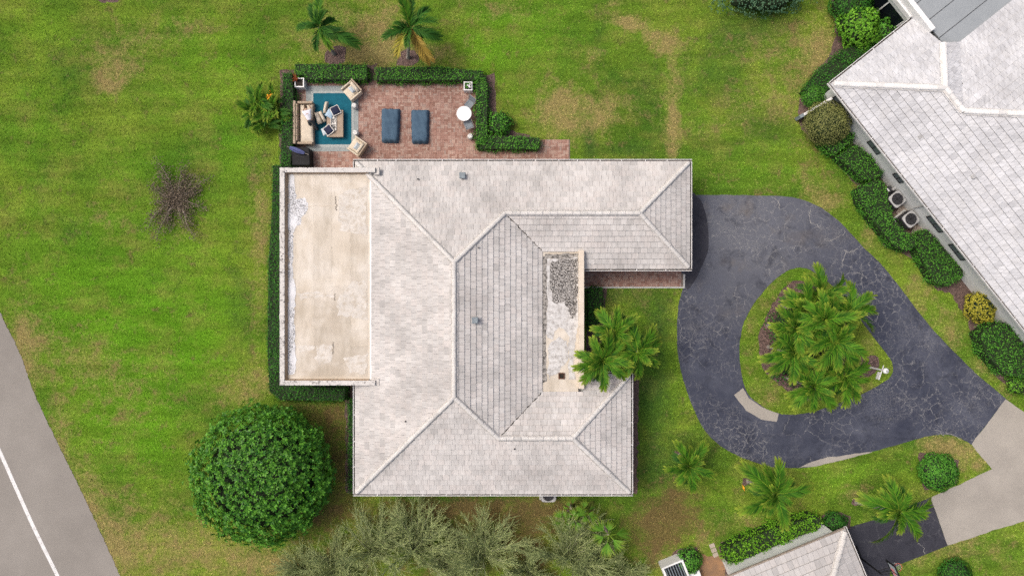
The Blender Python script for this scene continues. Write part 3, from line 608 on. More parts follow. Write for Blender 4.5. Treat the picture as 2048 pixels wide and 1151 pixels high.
def make_roof(house, slopes, name, m_deck, m_tile, exposure, width, seed, limit=300, mortar=None, thick=0.10):
    deck = MB()
    for s in slopes:
        n = len(s.ab); top = [s.pt(a, b, -0.012) for a, b in s.ab]; bot = [v - Vector((0, 0, thick)) for v in top]
        deck.add(top + bot, [tuple(range(n)), tuple(range(2 * n - 1, n - 1, -1))] + [(i, i + n, (i + 1) % n + n, (i + 1) % n) for i in range(n)])
    roof = deck.build(name, m_deck, house)
    r = random.Random(seed); full = []; rest = MB(); shared = {}
    for si, s in enumerate(slopes):
        am = [p[0] for p in s.ab]; bm_ = [p[1] for p in s.ab]; step = exposure * s.k; g = 0.0045
        nb = int((max(bm_) - min(bm_)) / step) + 2; b = min(bm_) - 0.04
        for j in range(nb):
            b0 = b + j * step; b1 = b0 + step; off = (0.5 * width if j % 2 else 0) + r.uniform(-0.06, 0.06); a = min(am) - off - width
            while a < max(am):
                q = clip_rect(s.ab, a + g, a + width - g, b0, b1 - 0.010)
                if len(q) >= 3 and abs(area(q)) > 0.004:
                    h1 = 0.052 + r.uniform(-0.008, 0.012); h0 = 0.010 + r.uniform(-0.003, 0.004)
                    if abs(area(q)) > 0.995 * (width - 2 * g) * (step - 0.010): full.append((s, si, a + width / 2, b0, h1, h0))
                    else: tile_into(rest, s, q, b0, step, h1, h0)
                a += width
    full.sort(key=lambda t: (t[0].pt(t[2], t[3]) - Vector((0, 0, H))).length)
    me = bpy.data.meshes.new('roof_tile'); w2 = width / 2 - 0.0045; L = exposure - 0.010 / slopes[0].k
    vs = [(-w2, 0, -.01), (w2, 0, -.01), (w2, L, -.01), (-w2, L, -.01), (-w2, 0, .052), (w2, 0, .052), (w2, L, .010), (-w2, L, .010)]
    me.from_pydata(vs, [], [(4, 5, 6, 7), (0, 1, 5, 4), (1, 2, 6, 5), (3, 0, 4, 7)]); me.materials.append(m_tile)
    for k, (s, si, a, b0, h1, h0) in enumerate(full):
        if k < limit:
            o = bpy.data.objects.new('roof_tile', me); E = Vector((s.e[0], s.e[1], 0)); U = s.up; Nn = s.N; p = s.pt(a, b0, r.uniform(-0.004, 0.008))
            tw = r.gauss(0, 0.006); E2 = (E + U * tw).normalized(); U2 = (U - E * tw).normalized()
            o.matrix_basis = Matrix(((E2.x, U2.x, Nn.x, p.x), (E2.y, U2.y, Nn.y, p.y), (E2.z, U2.z, Nn.z, p.z), (0, 0, 0, 1))); link(o, roof)
        else:
            step = exposure * s.k; w_ = width / 2 - 0.0045
            tile_into(rest, s, [(a - w_, b0), (a + w_, b0), (a + w_, b0 + step - .010), (a - w_, b0 + step - .010)], b0, step, h1, h0)
    if rest.v:
        o = rest.build('roof_tiles', m_tile, roof)
        o['kind'] = 'stuff'
    return roof
def tile_into(mb, s, q, b0, step, h1, h0):
    n = len(q); top = [s.pt(a, b, h1 + (h0 - h1) * (b - b0) / step) for a, b in q]; bot = [s.pt(a, b, -0.01) for a, b in q]
    mb.add(top + bot, [tuple(range(n))] + [(i, i + n, (i + 1) % n + n, (i + 1) % n) for i in range(n)])
_cap = {}
def cap_mesh(m, r, L):
    key = (m.name, r, L)
    if key not in _cap:
        vs = []; K = 7
        for i, (rr, y, zz) in enumerate(((r * 1.04, 0, 0.02), (r * 0.93, L + 0.02, 0.0))):
            for k in range(K):
                a = math.pi * k / (K - 1); vs.append((rr * math.cos(a), y, rr * 0.62 * math.sin(a) + zz))
        fs = [(k, k + 1, K + k + 1, K + k) for k in range(K - 1)] + [tuple(range(K - 1, -1, -1))]
        me = bpy.data.meshes.new('ridge_cap'); me.from_pydata(vs, [], fs); me.materials.append(m); _cap[key] = me
    return _cap[key]
def ridge(roof, a, b, m, m_mortar, r=0.11, L=0.42, lift=0.035, mw=0.17):
    a, b = Vector(a), Vector(b); d = b - a; n = max(1, int(round(d.length / L))); Ls = d.length / n; u = d.normalized()
    x = u.cross(Vector((0, 0, 1))).normalized(); z = x.cross(u)
    me = cap_mesh(m, r, L)
    mo = MB()
    mo.add([a - x * mw + z * -0.03, b - x * mw - z * 0.03, b - x * mw * .55 + z * 0.055, a - x * mw * .55 + z * 0.055, a + x * mw * .55 + z * 0.055, b + x * mw * .55 + z * 0.055, b + x * mw - z * 0.03, a + x * mw - z * 0.03], [(0, 1, 2, 3), (3, 2, 5, 4), (4, 5, 6, 7)])
    mo.build('ridge_mortar', m_mortar, roof)
    for i in range(n):
        p = a + u * (Ls * i) + z * (lift + random.uniform(-.006, .008)); o = bpy.data.objects.new('ridge_cap', me)
        tw = random.gauss(0, 0.02); x2 = (x + u * tw).normalized(); u2 = (u - x * tw).normalized()
        o.matrix_basis = Matrix(((x2.x, u2.x * Ls / L, z.x, p.x), (x2.y, u2.y * Ls / L, z.y, p.y), (x2.z, u2.z * Ls / L, z.z, p.z), (0, 0, 0, 1))); link(o, roof)
def gutter(house, a, b, out, z, ext0=0.0, ext1=0.0, straps=True):
    """U channel along the eave from a to b (plan), out = outward unit direction"""
    a, b, o = Vector((a[0], a[1], 0)), Vector((b[0], b[1], 0)), Vector((out[0], out[1], 0)).normalized(); d = (b - a).normalized()
    a = a - d * ext0; b = b + d * ext1
    prof = [(0.0, 0.0), (0.0, -0.11), (0.13, -0.11), (0.13, 0.015), (0.10, 0.015), (0.10, -0.06), (0.012, -0.06), (0.012, 0.0)]
    vs = [p + o * x + Vector((0, 0, z + y)) for p in (a, b) for x, y in prof]; n = len(prof)
    mb = MB().add(vs, [(i, (i + 1) % n, (i + 1) % n + n, i + n) for i in range(n)] + [tuple(range(n)), tuple(range(2 * n - 1, n - 1, -1))])
    g = mb.build('gutter', M['gutter'], house)
    MB().add([p + o * x + Vector((0, 0, z - 0.055)) for p, x in ((a, .014), (b, .014), (b, .098), (a, .098))], [(0, 1, 2, 3)]).build('gutter_inside', M['gutter_in'], g)  # dark strip along the channel bottom
    if straps:
        st = MB(); L = (b - a).length; k = int(L / 1.25); ang = math.atan2(d.y, d.x)
        for i in range(1, k):
            c = a + d * (L * i / k + random.uniform(-.15, .15)) + o * 0.055; st.box((c.x, c.y, z + 0.004), (0.035, 0.10, 0.012), ang)
        if k > 1: tag(st.build('gutter_straps', M['gutter'], g), None, kind='stuff')

# ---- the big house
ZE = 2.7
xw, yn, ys_, xe_n, xe_s = -8.87, 7.15, -11.63, 10.06, 6.72
ysn = 1.09                       # south eave of the north wing
yss = -4.86                      # north eave of the south wing
d = 5.76; xr = xw + d; zr = ZE + d * T3; r_n = (xr, yn - d); r_s = (xr, ys_ + d)
wn_ = (yn - ysn) / 2; ymn = (yn + ysn) / 2; zmn = ZE + wn_ * T3
ws_ = (yss - ys_) / 2; yms = (yss + ys_) / 2; zms = ZE + ws_ * T3
jn = (xr + (zr - zmn) * 3, ymn); js = (xr + (zr - zms) * 3, yms)
ZF = 3.02                        # flat roofs
xf = xr + (zr - ZF) * 3 - 0.0    # where the east slope meets the entry roof
yfn = ymn - (zmn - ZF) * 3; yfs = yms + (zms - ZF) * 3
xw_f = xw + (ZF - ZE) * 3        # where the west slope meets the flat roof
fx0, fy0, fy1 = -12.93, -5.42, 6.70
house = thing('house', 'large white-grey tiled house with beige flat roof, in the middle between patio and driveway loop', 'house', (0, -2.2, 0))
e = 0.025
slopes = [
    Slope([(xw, yn), (xe_n, yn), (xe_n - wn_, ymn), jn, r_n], (xw, yn), (0, -1), ZE),
    Slope([(xw_f, yn - (xw_f - xw)), r_n, r_s, (xw, ys_), (xw, fy0 + .1), (xw_f, fy0 + .1)], (xw, yn), (1, 0), ZE),
    Slope([(xw, yn), (xw + yn - fy1, fy1), (xw, fy1)], (xw, yn), (1, 0), ZE),
    Slope([r_n, jn, (xf, yfn), (xf, yfs), js, r_s], (xr + 3 * (zr - ZE), 0), (-1, 0), ZE),
    Slope([(xw, ys_), r_s, js, (xe_s - ws_, yms), (xe_s, ys_)], (xw, ys_), (0, 1), ZE),
    Slope([(jn[0] + e, jn[1]), (xe_n - wn_, ymn), (xe_n, ysn), (4.0, ysn), (4.0, yfn), (xf + e, yfn)], (0, ysn), (0, 1), ZE),
    Slope([(xe_n, yn), (xe_n - wn_, ymn), (xe_n, ysn)], (xe_n, yn), (-1, 0), ZE),
    Slope([(js[0] + e, js[1]), (xf + e, yfs), (4.0, yfs), (4.0, yss), (xe_s, yss), (xe_s - ws_, yms)], (0, yss), (0, -1), ZE),
    Slope([(xe_s, yss), (xe_s - ws_, yms), (xe_s, ys_)], (xe_s, yss), (-1, 0), ZE),
]
roof = make_roof(house, slopes, 'roof', M['deck'], M['tile'], 0.325, 0.37, 3, 300)
V3 = lambda p, z: Vector((p[0], p[1], z))
lo = 0.03
for a, b in ((V3((xw + .1, yn - .1), ZE + .03), V3(r_n, zr)), (V3((xw + .1, ys_ + .1), ZE + .03), V3(r_s, zr)), (V3(jn, zmn), V3(r_n, zr)), (V3(js, zms), V3(r_s, zr)), (V3(r_s, zr), V3(r_n, zr)),
             (V3((xe_n - wn_, ymn), zmn), V3(jn, zmn)), (V3((xe_n - .1, yn - .1), ZE + .03), V3((xe_n - wn_, ymn), zmn)), (V3((xe_n - .1, ysn + .1), ZE + .03), V3((xe_n - wn_, ymn), zmn)),
             (V3((xe_s - ws_, yms), zms), V3(js, zms)), (V3((xe_s - .1, yss - .1), ZE + .03), V3((xe_s - ws_, yms), zms)), (V3((xe_s - .1, ys_ + .1), ZE + .03), V3((xe_s - ws_, yms), zms))):
    ridge(roof, a + Vector((0, 0, lo)), b + Vector((0, 0, lo)), M['cap'], M['mortar'])
MB().prism([(-8.35, 6.64), (9.54, 6.64), (9.54, 1.62), (3.92, 1.62), (3.92, -5.42), (6.2, -5.42), (6.2, -11.14), (-8.35, -11.14), (-8.35, -5.36), (-12.86, -5.36), (-12.86, 6.63), (-8.35, 6.63)][::-1], 0.0, 2.62).build('wall', M['stucco'], house)
gz = ZE + 0.0
gutter(house, (xw, yn), (xe_n, yn), (0, 1), gz, 0.13, 0.13)
gutter(house, (xe_n, yn), (xe_n, ysn), (1, 0), gz, -0.002, 0.0, False)
gutter(house, (4.05, ysn), (xe_n, ysn), (0, -1), gz, 0, 0.13)
gutter(house, (4.05, yss), (xe_s, yss), (0, 1), gz, 0, 0.13, False)
gutter(house, (xe_s, yss), (xe_s, ys_), (1, 0), gz, -0.002, 0.0)
gutter(house, (xw, ys_), (xe_s, ys_), (0, -1), gz, 0.13, 0.13)
gutter(house, (xw, fy0 - .12), (xw, ys_), (-1, 0), gz, 0, -0.002)
gutter(house, (xw, yn), (xw, fy1 + .05), (-1, 0), gz, -0.002, 0, False)
# flat roof over the west room
fl = MB().prism([(fx0 + .05, fy0 + .05), (xw_f + .05, fy0 + .05), (xw_f + .05, fy1 - .05), (fx0 + .05, fy1 - .05)], 2.55, ZF).build('flat_roof', M['membrane'], house)
pw = 0.27; pz = ZF + 0.34
mb = MB()
mb.prism([(fx0, fy0), (fx0 + pw, fy0), (fx0 + pw, fy1), (fx0, fy1)], 2.5, pz)
mb.build('parapet', M['parapet'], house, bevel=0.015)
xe_p = -7.62
MB().prism([(fx0 + pw + .002, fy1 - pw), (xe_p, fy1 - pw), (xe_p, fy1 - .003), (fx0 + pw + .002, fy1 - .003)], 2.5, pz - .004).build('parapet', M['parapet'], house, bevel=0.015)
MB().prism([(fx0 + pw + .002, fy0 + .003), (xe_p, fy0 + .003), (xe_p, fy0 + pw), (fx0 + pw + .002, fy0 + pw)], 2.5, pz - .004).build('parapet', M['parapet'], house, bevel=0.015)
# mortar returns where the parapet dies into the tiles
for yy in (fy1 - .35, fy0 + .02): MB().box((xe_p + .08, yy + .16, ZE + (xe_p + .08 - xw) * T3 + .05), (0.34, 0.42, 0.09), 0, 0.9, -math.atan(T3)).build('parapet_mortar', M['mortar'], house)
# membrane laid in separate sheets of slightly different age
xb = [577, 592, 628, 664, 702, 735]
for i in range(5):
    yb = sorted([349] + [{0: 752, 1: 752, 2: 752, 3: 752, 4: 752}[i]] + [q + random.uniform(-9, 9) for q in ([560], [588, 640, 712], [590, 655, 690], [398, 565, 655, 700], [392, 540, 620, 664, 700])[i]])
    for j in range(len(yb) - 1):
        pts4 = P2([(xb[i] + .3, yb[j] + .3), (xb[i + 1] - .3, yb[j] + .3), (xb[i + 1] - .3, yb[j + 1] - .3), (xb[i] + .3, yb[j + 1] - .3)], ZF)
        MB().sheet(rough(pts4, .022, .25, i * 10 + j), ZF + .003 + random.uniform(0, .003)).build('membrane_sheet', M['membrane'], fl)
for pts4, hh in (([(fx0 + pw - .01, fy0 + pw), (fx0 + pw - .01, fy1 - pw)], (1, 0)), ([(fx0 + pw, fy1 - pw + .01), (xw_f - .1, fy1 - pw + .01)], (0, -1)), ([(fx0 + pw, fy0 + pw - .01), (xw_f - .1, fy0 + pw - .01)], (0, 1))):
    (xa, ya), (xc, yc) = pts4; wd = .10 if hh[0] else .06
    MB().add([(xa, ya, ZF + .30), (xc, yc, ZF + .30), (xc + hh[0] * wd, yc + hh[1] * wd, ZF + .008), (xa + hh[0] * wd, ya + hh[1] * wd, ZF + .008)], [(0, 1, 2, 3)]).build('cant_strip', M['cant'], fl)
def stroke(parent, name, pxs, z, w, m, seed):
    pts5 = rough(P2(pxs, z) + P2(pxs[::-1], z), .0, 9, seed)[:0] or P2(pxs, z); mbs = MB(); rr = random.Random(seed); q = []
    for i in range(len(pts5) - 1):
        for k in range(5): f = k / 5; q.append(Vector((pts5[i][0] * (1 - f) + pts5[i + 1][0] * f + rr.gauss(0, .03), pts5[i][1] * (1 - f) + pts5[i + 1][1] * f + rr.gauss(0, .03), z)))
    q.append(Vector((*pts5[-1], z))); L_, R_ = [], []
    for i, v in enumerate(q):
        d_ = (q[min(i + 1, len(q) - 1)] - q[max(i - 1, 0)]).normalized(); s_ = Vector((-d_.y, d_.x, 0)) * w * rr.uniform(.3, 1.2) * .5; L_.append(v + s_); R_.append(v - s_)
    n = len(q); mbs.add(L_ + R_, [(i, i + n, i + n + 1, i + 1) for i in range(n - 1)]); return mbs.build(name, m, parent)
for k, pxs in enumerate(([(671, 392), (672, 402), (671, 414), (672, 420)], [(666, 684), (667, 694), (665, 708)], [(668, 586), (670, 600)], [(606, 590), (622, 588), (640, 587), (668, 587)], [(600, 652), (615, 650), (630, 653)], [(612, 411), (630, 411), (668, 413)])):
    stroke(fl, 'membrane_crack', pxs, ZF + .018, .07 if k < 3 else .03, M['old_crack'] if k < 3 else M['parapet_tan'], k)
# membrane laps
mb = MB().box((xw_f - .02, (fy0 + fy1) / 2, ZF + .02), (0.09, fy1 - fy0 - .6, 0.06)); mb.build('flashing', M['white'], house)
# white coating where water ponds
def coat(pts, z, m, seed, amp=0.03): MB().sheet(rough(P2(catmull(pts, True, 4), z), amp, 0.15, seed), z).build('coating_patch', m, fl)
coat([(579, 352), (588, 352), (590, 375), (594, 396), (608, 396), (617, 410), (612, 425), (604, 432), (602, 448), (594, 452), (588, 462), (586, 485), (586, 520), (585, 558), (577, 558), (577, 520), (577, 480), (579, 468), (574, 445), (575, 420), (578, 400)], ZF + .010, M['patch'], 1)
coat([(577, 556), (586, 556), (591, 575), (590, 600), (588, 640), (591, 665), (590, 700), (591, 735), (586, 747), (576, 744), (575, 700), (575, 640), (573, 620), (577, 600)], ZF + .014, M['patch'], 2)
for k, pxs in enumerate(([(676, 392), (700, 382), (733, 372), (733, 470), (706, 466), (680, 462)], [(594, 586), (630, 583), (668, 585), (668, 592), (640, 594), (600, 597)], [(704, 562), (733, 560), (733, 640), (702, 634), (676, 630), (672, 602)], [(632, 690), (664, 688), (664, 722), (640, 728), (630, 716)], [(596, 690), (630, 690), (628, 698), (598, 702)], [(688, 716), (733, 706), (733, 744), (700, 746)])):
    MB().sheet(rough(P2(pxs, ZF), .05, .2, 30 + k), ZF + .0085 + k * .0003).build('coating_patch', M['pale_coat'], fl)
# entry roof
ef = MB().prism([(xf - .15, yfs - .1), (3.72, yfs - .1), (3.72, yfn + .1), (xf - .15, yfn + .1)], 2.6, ZF - .02).build('entry_roof', M['membrane'], house)
MB().prism([(3.72, P(0, 777, 3.3).y), (4.02, P(0, 777, 3.3).y), (4.02, P(0, 500, 3.3).y), (3.72, P(0, 500, 3.3).y)], 2.5, 3.34).build('parapet', M['parapet_tan'], house, bevel=0.02)
z = ZF - .012
def ecoat(pts, m, seed, dz=0): MB().sheet(rough(P2(pts, z), 0.05, 0.18, seed), z + dz).build('coating_patch', m, ef)
ecoat([(1093, 516), (1112, 514), (1156, 514), (1158, 560), (1156, 600), (1157, 650), (1152, 676), (1150, 690), (1140, 690), (1138, 668), (1120, 652), (1110, 662), (1104, 680), (1092, 670), (1091, 600), (1090, 550)], M['coat'], 1)
ecoat([(1104, 520), (1155, 516), (1156, 560), (1154, 632), (1142, 636), (1128, 602), (1112, 606), (1102, 590), (1099, 545)], M['moss'], 2, .004)
ecoat([(1095, 684), (1120, 678), (1134, 680), (1136, 720), (1126, 728), (1118, 746), (1100, 756), (1094, 744), (1097, 720)], M['coat'], 3, .006)
ecoat([(1137, 684), (1152, 684), (1150, 720), (1149, 755), (1137, 756), (1138, 724)], M['coat'], 4, .007)
c = P(1123, 751, ZF); dm = MB()
for sx, sy, w, h in ((-.15, 0, .05, .35), (.15, 0, .05, .35), (0, -.15, .25, .05), (0, .15, .25, .05)): dm.box((c.x + sx, c.y + sy, ZF + .02), (w, h, .07))
MB().sheet(rough(P2([(1083, 512), (1093, 512), (1095, 600), (1092, 700), (1094, 762), (1084, 766)], z), .03, .2, 9), z + .003).build('grime_strip', M['grime'], ef)
MB().sheet(rough(P2([(1090, 508), (1158, 508), (1158, 516), (1092, 517)], z), .03, .2, 9), z + .005).build('grime_strip', M['grime'], ef)
dm.build('roof_drain', M['rust'], ef)
MB().box((c.x, c.y, ZF - .004), (.25, .25, .012)).build('drain_hole', M['soil'], ef)
# dark ragged line along each of the two valleys
for k, (pa, pb) in enumerate(((Vector((jn[0], jn[1], zmn)), Vector((xf, yfn, ZF))), (Vector((js[0], js[1], zms)), Vector((xf, yfs, ZF))))):
    rr = random.Random(k); n_ = 26; dv = (pb - pa).normalized(); sv = Vector((-dv.y, dv.x, 0)).normalized(); LL, RR = [], []
    for i_ in range(n_ + 1):
        q = pa.lerp(pb, .04 + .94 * i_ / n_) + sv * rr.gauss(0, .018) + Vector((0, 0, .055)); wv_ = rr.uniform(.015, .055); LL.append(q + sv * wv_ * .5); RR.append(q - sv * wv_ * .5)
    MB().add(LL + RR, [(i_, i_ + n_ + 1, i_ + n_ + 2, i_ + 1) for i_ in range(n_)]).build('valley_line', M['soil'], roof)
# roof vents
for px, py, s in ((925, 351, slopes[0]), (950, 640, slopes[3])):
    p = P(px, py, 3.4); zz = s.z(p.x, p.y); p = P(px, py, zz + .2); v = MB().box((p.x, p.y, zz + .10), (.26, .26, .34)).build('roof_vent', M['vent'], house)
    MB().box((p.x, p.y, zz + .29), (.36, .36, .06), 0, 0.85).build('vent_hood', M['vent'], v, bevel=0.01)
# plumbing stubs
for px, py, si in ((836, 358, 0), (957, 495, 3), (1029, 897, 4), (811, 842, 1)):
    p = P(px, py, 3.4); s = slopes[si]; zz = s.z(p.x, p.y); p = P(px, py, zz + .1); MB().tube((p.x, p.y, zz - .05), (p.x, p.y, zz + .14), .045, n=10).build('vent_pipe', M['dark_grey'], house)
# overflow scuppers on the west wall
for py in (472, 632):
    p = P(556, py, 2.5); s = MB()
    for dx, dy, w, h in ((-.16, 0, .04, .34), (0, .15, .28, .04), (0, -.15, .28, .04)): s.box((fx0 - .12 + dx * .8, p.y + dy, 2.45), (w, h, .30))
    s.build('scupper', M['white'], house)
MB().tube((xw - .07, fy0 - .9, 0.1), (xw - .07, fy0 - .9, 2.6), .045).build('downspout', M['gutter'], house)

drv = bpy.data.objects['driveway']
for k, pxs in enumerate(crack_lines): stroke(drv, 'crack', pxs, .021, .035, M['crackfill'], 70 + k)

# ---- neighbour's white-tiled house, turned about 40 degrees
C2 = P(1661, 168, ZE); uu = (P(2048, 655, ZE) - C2).normalized(); vv = Vector((-uu.y, uu.x, 0))
U2 = lambda a, b: (C2.x + uu.x * a + vv.x * b, C2.y + uu.y * a + vv.y * b)
def toUV(px, py, z): q = P(px, py, z) - Vector((C2.x, C2.y, z)); return q.dot(uu), q.dot(vv)
w2, ax = 4.0, 1.6; zw = ZE + w2 * T3; zm = ZE + 8 * T3
vp = toUV(1864, 62, 3.35)[1]; uend = toUV(1864, 62, 3.35)[0]
nh = thing('house', 'white tiled house standing at an angle with clipped hedges and two condensers along its wall', 'house', (U2(8, 6)[0], U2(8, 6)[1], 0))
nslopes = [
    Slope([U2(0, 0), U2(26, 0), U2(18, 8), U2(ax + 8, 8), U2(ax + w2, w2), U2(w2, w2)], U2(0, 0), (vv.x, vv.y), ZE),
    Slope([U2(0, 0), U2(w2, w2), U2(2 * w2 - vp, vp), U2(0, vp)], U2(0, 0), (uu.x, uu.y), ZE),
    Slope([U2(w2, w2), U2(ax + w2, w2), U2(2.65, 2 * w2 - 1.05), U2(2.05, vp + .0), U2(2 * w2 - vp, vp)], U2(0, 2 * w2), (-vv.x, -vv.y), ZE),
    Slope([U2(ax + w2, w2), U2(ax + 8, 8), U2(ax + 8, 16), U2(2.65, 16), U2(2.65, 2 * w2 - 1.05)], U2(ax, 0), (uu.x, uu.y), ZE),
]
nroof = make_roof(nh, nslopes, 'roof', M['deck'], M['tile_white'], 0.40, 0.31, 11, 300)
for a, b in ((V3(U2(.1, .1), ZE + .03), V3(U2(w2, w2), zw)), (V3(U2(ax + w2, w2), zw), V3(U2(w2, w2), zw)), (V3(U2(ax + w2, w2), zw), V3(U2(ax + 8, 8), zm)), (V3(U2(2 * w2 - vp, vp), ZE + (2 * w2 - vp) * T3), V3(U2(w2, w2), zw))):
    ridge(nroof, a + Vector((0, 0, .05)), b + Vector((0, 0, .05)), M['cap_white'], M['mortar_white'], 0.15, 0.42, 0.03, 0.21)
ins = 0.35
MB().prism([U2(ins, ins), U2(25.6, ins), U2(25.6, 15), U2(ins + 1.5, 15), U2(ins + 1.5, vp + 1.2), U2(ins, vp + .3)], 0, 2.64).build('wall', M['stucco_grey'], nh)
gutter(nh, U2(0, 0), U2(26, 0), (-vv.x, -vv.y), ZE + .01, 0.13, 0)
gutter(nh, U2(0, 0), U2(0, vp + .3), (-uu.x, -uu.y), ZE + .01, -.002, 0)
# flat grey roof with sheet seams, its white parapet and the dark glazed porch below
zf2 = 3.05
fr = MB().prism([U2(-7, vp + .28), U2(2.7, vp + .28), U2(2.7, 16), U2(-7, 16)], zf2 - .1, zf2).build('flat_roof', M['metal_roof'], nh)
sm = MB()
for k in range(7):
    a = 1.75 - 1.15 * k; q0, q1 = U2(a, vp + .3), U2(a, 15.9); cxy = ((q0[0] + q1[0]) / 2, (q0[1] + q1[1]) / 2)
    sm.box((cxy[0], cxy[1], zf2 + .008), (0.03, 15.6 - vp, .02), math.atan2(uu.y, uu.x))
sm.build('sheet_seam', M['dark_grey'], fr)
MB().prism([U2(-7, vp), U2(uend, vp), U2(uend, vp + .27), U2(-7, vp + .27)], 2.75, 3.36).build('parapet', M['white'], nh, bevel=.015)
MB().prism([U2(-7, vp - .12), U2(-.14, vp - .12), U2(-.14, vp - .004), U2(-7, vp - .004)], 2.55, 2.86).build('fascia', M['gutter'], nh)
MB().prism([U2(-7, vp + .02), U2(.2, vp + .02), U2(.2, vp + .22), U2(-7, vp + .22)], 2.1, 2.74).build('lintel', M['stucco_grey'], nh)
MB().prism([U2(-7, vp + .10), U2(.2, vp + .10), U2(.2, vp + .14), U2(-7, vp + .14)], 0.0, 2.1).build('porch_screen', M['glass_dark'], nh)
for a in (-0.15, -1.55, -2.95, -4.35): MB().prism([U2(a - .04, vp + .04), U2(a + .04, vp + .04), U2(a + .04, vp + .098), U2(a - .04, vp + .098)], 0.05, 2.1).build('porch_mullion', M['white'], nh)
# windows along the south-west wall
for k, (px, py, wd) in enumerate(((1677, 209, .95), (1749, 298, .95), (1797, 361, .7), (1878, 449, 1.2), (1924, 505, 1.2))):
    a = toUV(px, py, 2.1)[0]; f = MB()
    for (x0, x1, z0, z1) in ((-wd / 2, wd / 2, 2.42, 2.48), (-wd / 2, wd / 2, 1.3, 1.36), (-wd / 2, -wd / 2 + .05, 1.36, 2.42), (wd / 2 - .05, wd / 2, 1.36, 2.42), (-.02, .02, 1.36, 2.42)):
        f.prism([U2(a + x0, ins - .05), U2(a + x1, ins - .05), U2(a + x1, ins - .002), U2(a + x0, ins - .002)], z0, z1)
    fo = f.build('window', M['dark_grey'], nh)
    MB().prism([U2(a - wd / 2 + .05, ins - .025), U2(a + wd / 2 - .05, ins - .025), U2(a + wd / 2 - .05, ins - .003), U2(a - wd / 2 + .05, ins - .003)], 1.36, 2.42).build('pane', M['glass'], fo)
# conduit on the wall, white wing wall at the corner
q = toUV(1840, 415, 1.6)[0]; mb = MB(); mb.tube((*U2(q, ins - .04), 0.9), (*U2(q, ins - .04), 2.6), .035); mb.build('conduit', M['ac'], nh)
ra, rb = P(1664, 196, 1.7), P(1608, 229, .7)
mb = MB(); dd = Vector((rb.x - ra.x, rb.y - ra.y, 0)).normalized(); sd = Vector((-dd.y, dd.x, 0)) * .07
A0, B0 = Vector((ra.x, ra.y, 0)), Vector((rb.x, rb.y, 0))
mb.add([A0 - sd, A0 + sd, B0 + sd, B0 - sd, A0 - sd + Vector((0, 0, 1.7)), A0 + sd + Vector((0, 0, 1.7)), B0 + sd + Vector((0, 0, .7)), B0 - sd + Vector((0, 0, .7))], [(0, 3, 2, 1), (4, 5, 6, 7), (0, 1, 5, 4), (1, 2, 6, 5), (2, 3, 7, 6), (3, 0, 4, 7)])
mb.build('wing_wall', M['gutter'], nh)
MB().box((B0.x + dd.x * .14, B0.y + dd.y * .14, .36), (.26, .2, .72), math.atan2(dd.y, dd.x)).build('wing_wall_post', M['vent'], nh)
# rooftop stubs
for px, py in ((1838, 275), (1945, 354)):
    p = P(px, py, 3.6); zz = nslopes[0].z(p.x, p.y); p = P(px, py, zz); MB().box((p.x, p.y, zz + .06), (.2, .2, .14), .6).build('vent_pipe', M['ac'], nh, bevel=.02)

# ---- house at the lower right, only its corner in view
C3 = P(1690, 1057, 2.6); aa = (P(1462, 1151, 2.6) - C3).normalized(); bb = Vector((-aa.y, aa.x, 0))   # aa west along the north eave
if bb.y > 0: bb = -bb
U3 = lambda a, b: (C3.x + aa.x * a + bb.x * b, C3.y + aa.y * a + bb.y * b)
W3 = (P(1450, 1130, 0) - Vector((C3.x, C3.y, 0))).dot(aa) + 0.45
th = thing('house', 'grey tiled house corner behind the lime hedge, cut off by the bottom edge', 'house', (*U3(4, 4), 0))
hd = min(4.2, W3 / 2)
ts = [Slope([U3(0, 0), U3(W3, 0), U3(W3 - hd, hd), U3(hd, hd)], U3(0, 0), (bb.x, bb.y), 2.6), Slope([U3(0, 0), U3(hd, hd), U3(hd, 9), U3(0, 9)], U3(0, 0), (aa.x, aa.y), 2.6), Slope([U3(W3, 0), U3(W3 - hd, hd), U3(W3 - hd, 9), U3(W3, 9)], U3(W3, 0), (-aa.x, -aa.y), 2.6)]
troof = make_roof(th, ts, 'roof', M['deck'], M['tile_grey'], 0.46, 0.31, 21, 220)
ridge(troof, V3(U3(.1, .1), 2.68), V3(U3(hd, hd), 2.6 + hd * T3 + .05), M['cap'], M['mortar'], .15)
MB().prism([U3(.5, .22), U3(W3 - .4, .22), U3(W3 - .4, 8.5), U3(.5, 8.5)], 0, 2.55).build('wall', M['stucco'], th)
gutter(th, U3(0, 0), U3(0, 9), (-aa.x, -aa.y), 2.61, .1, 0, False)
MB().prism([U3(-.02, -.06), U3(W3, -.06), U3(W3, -.003), U3(-.02, -.003)], 2.45, 2.60).build('fascia', M['bark'], th)

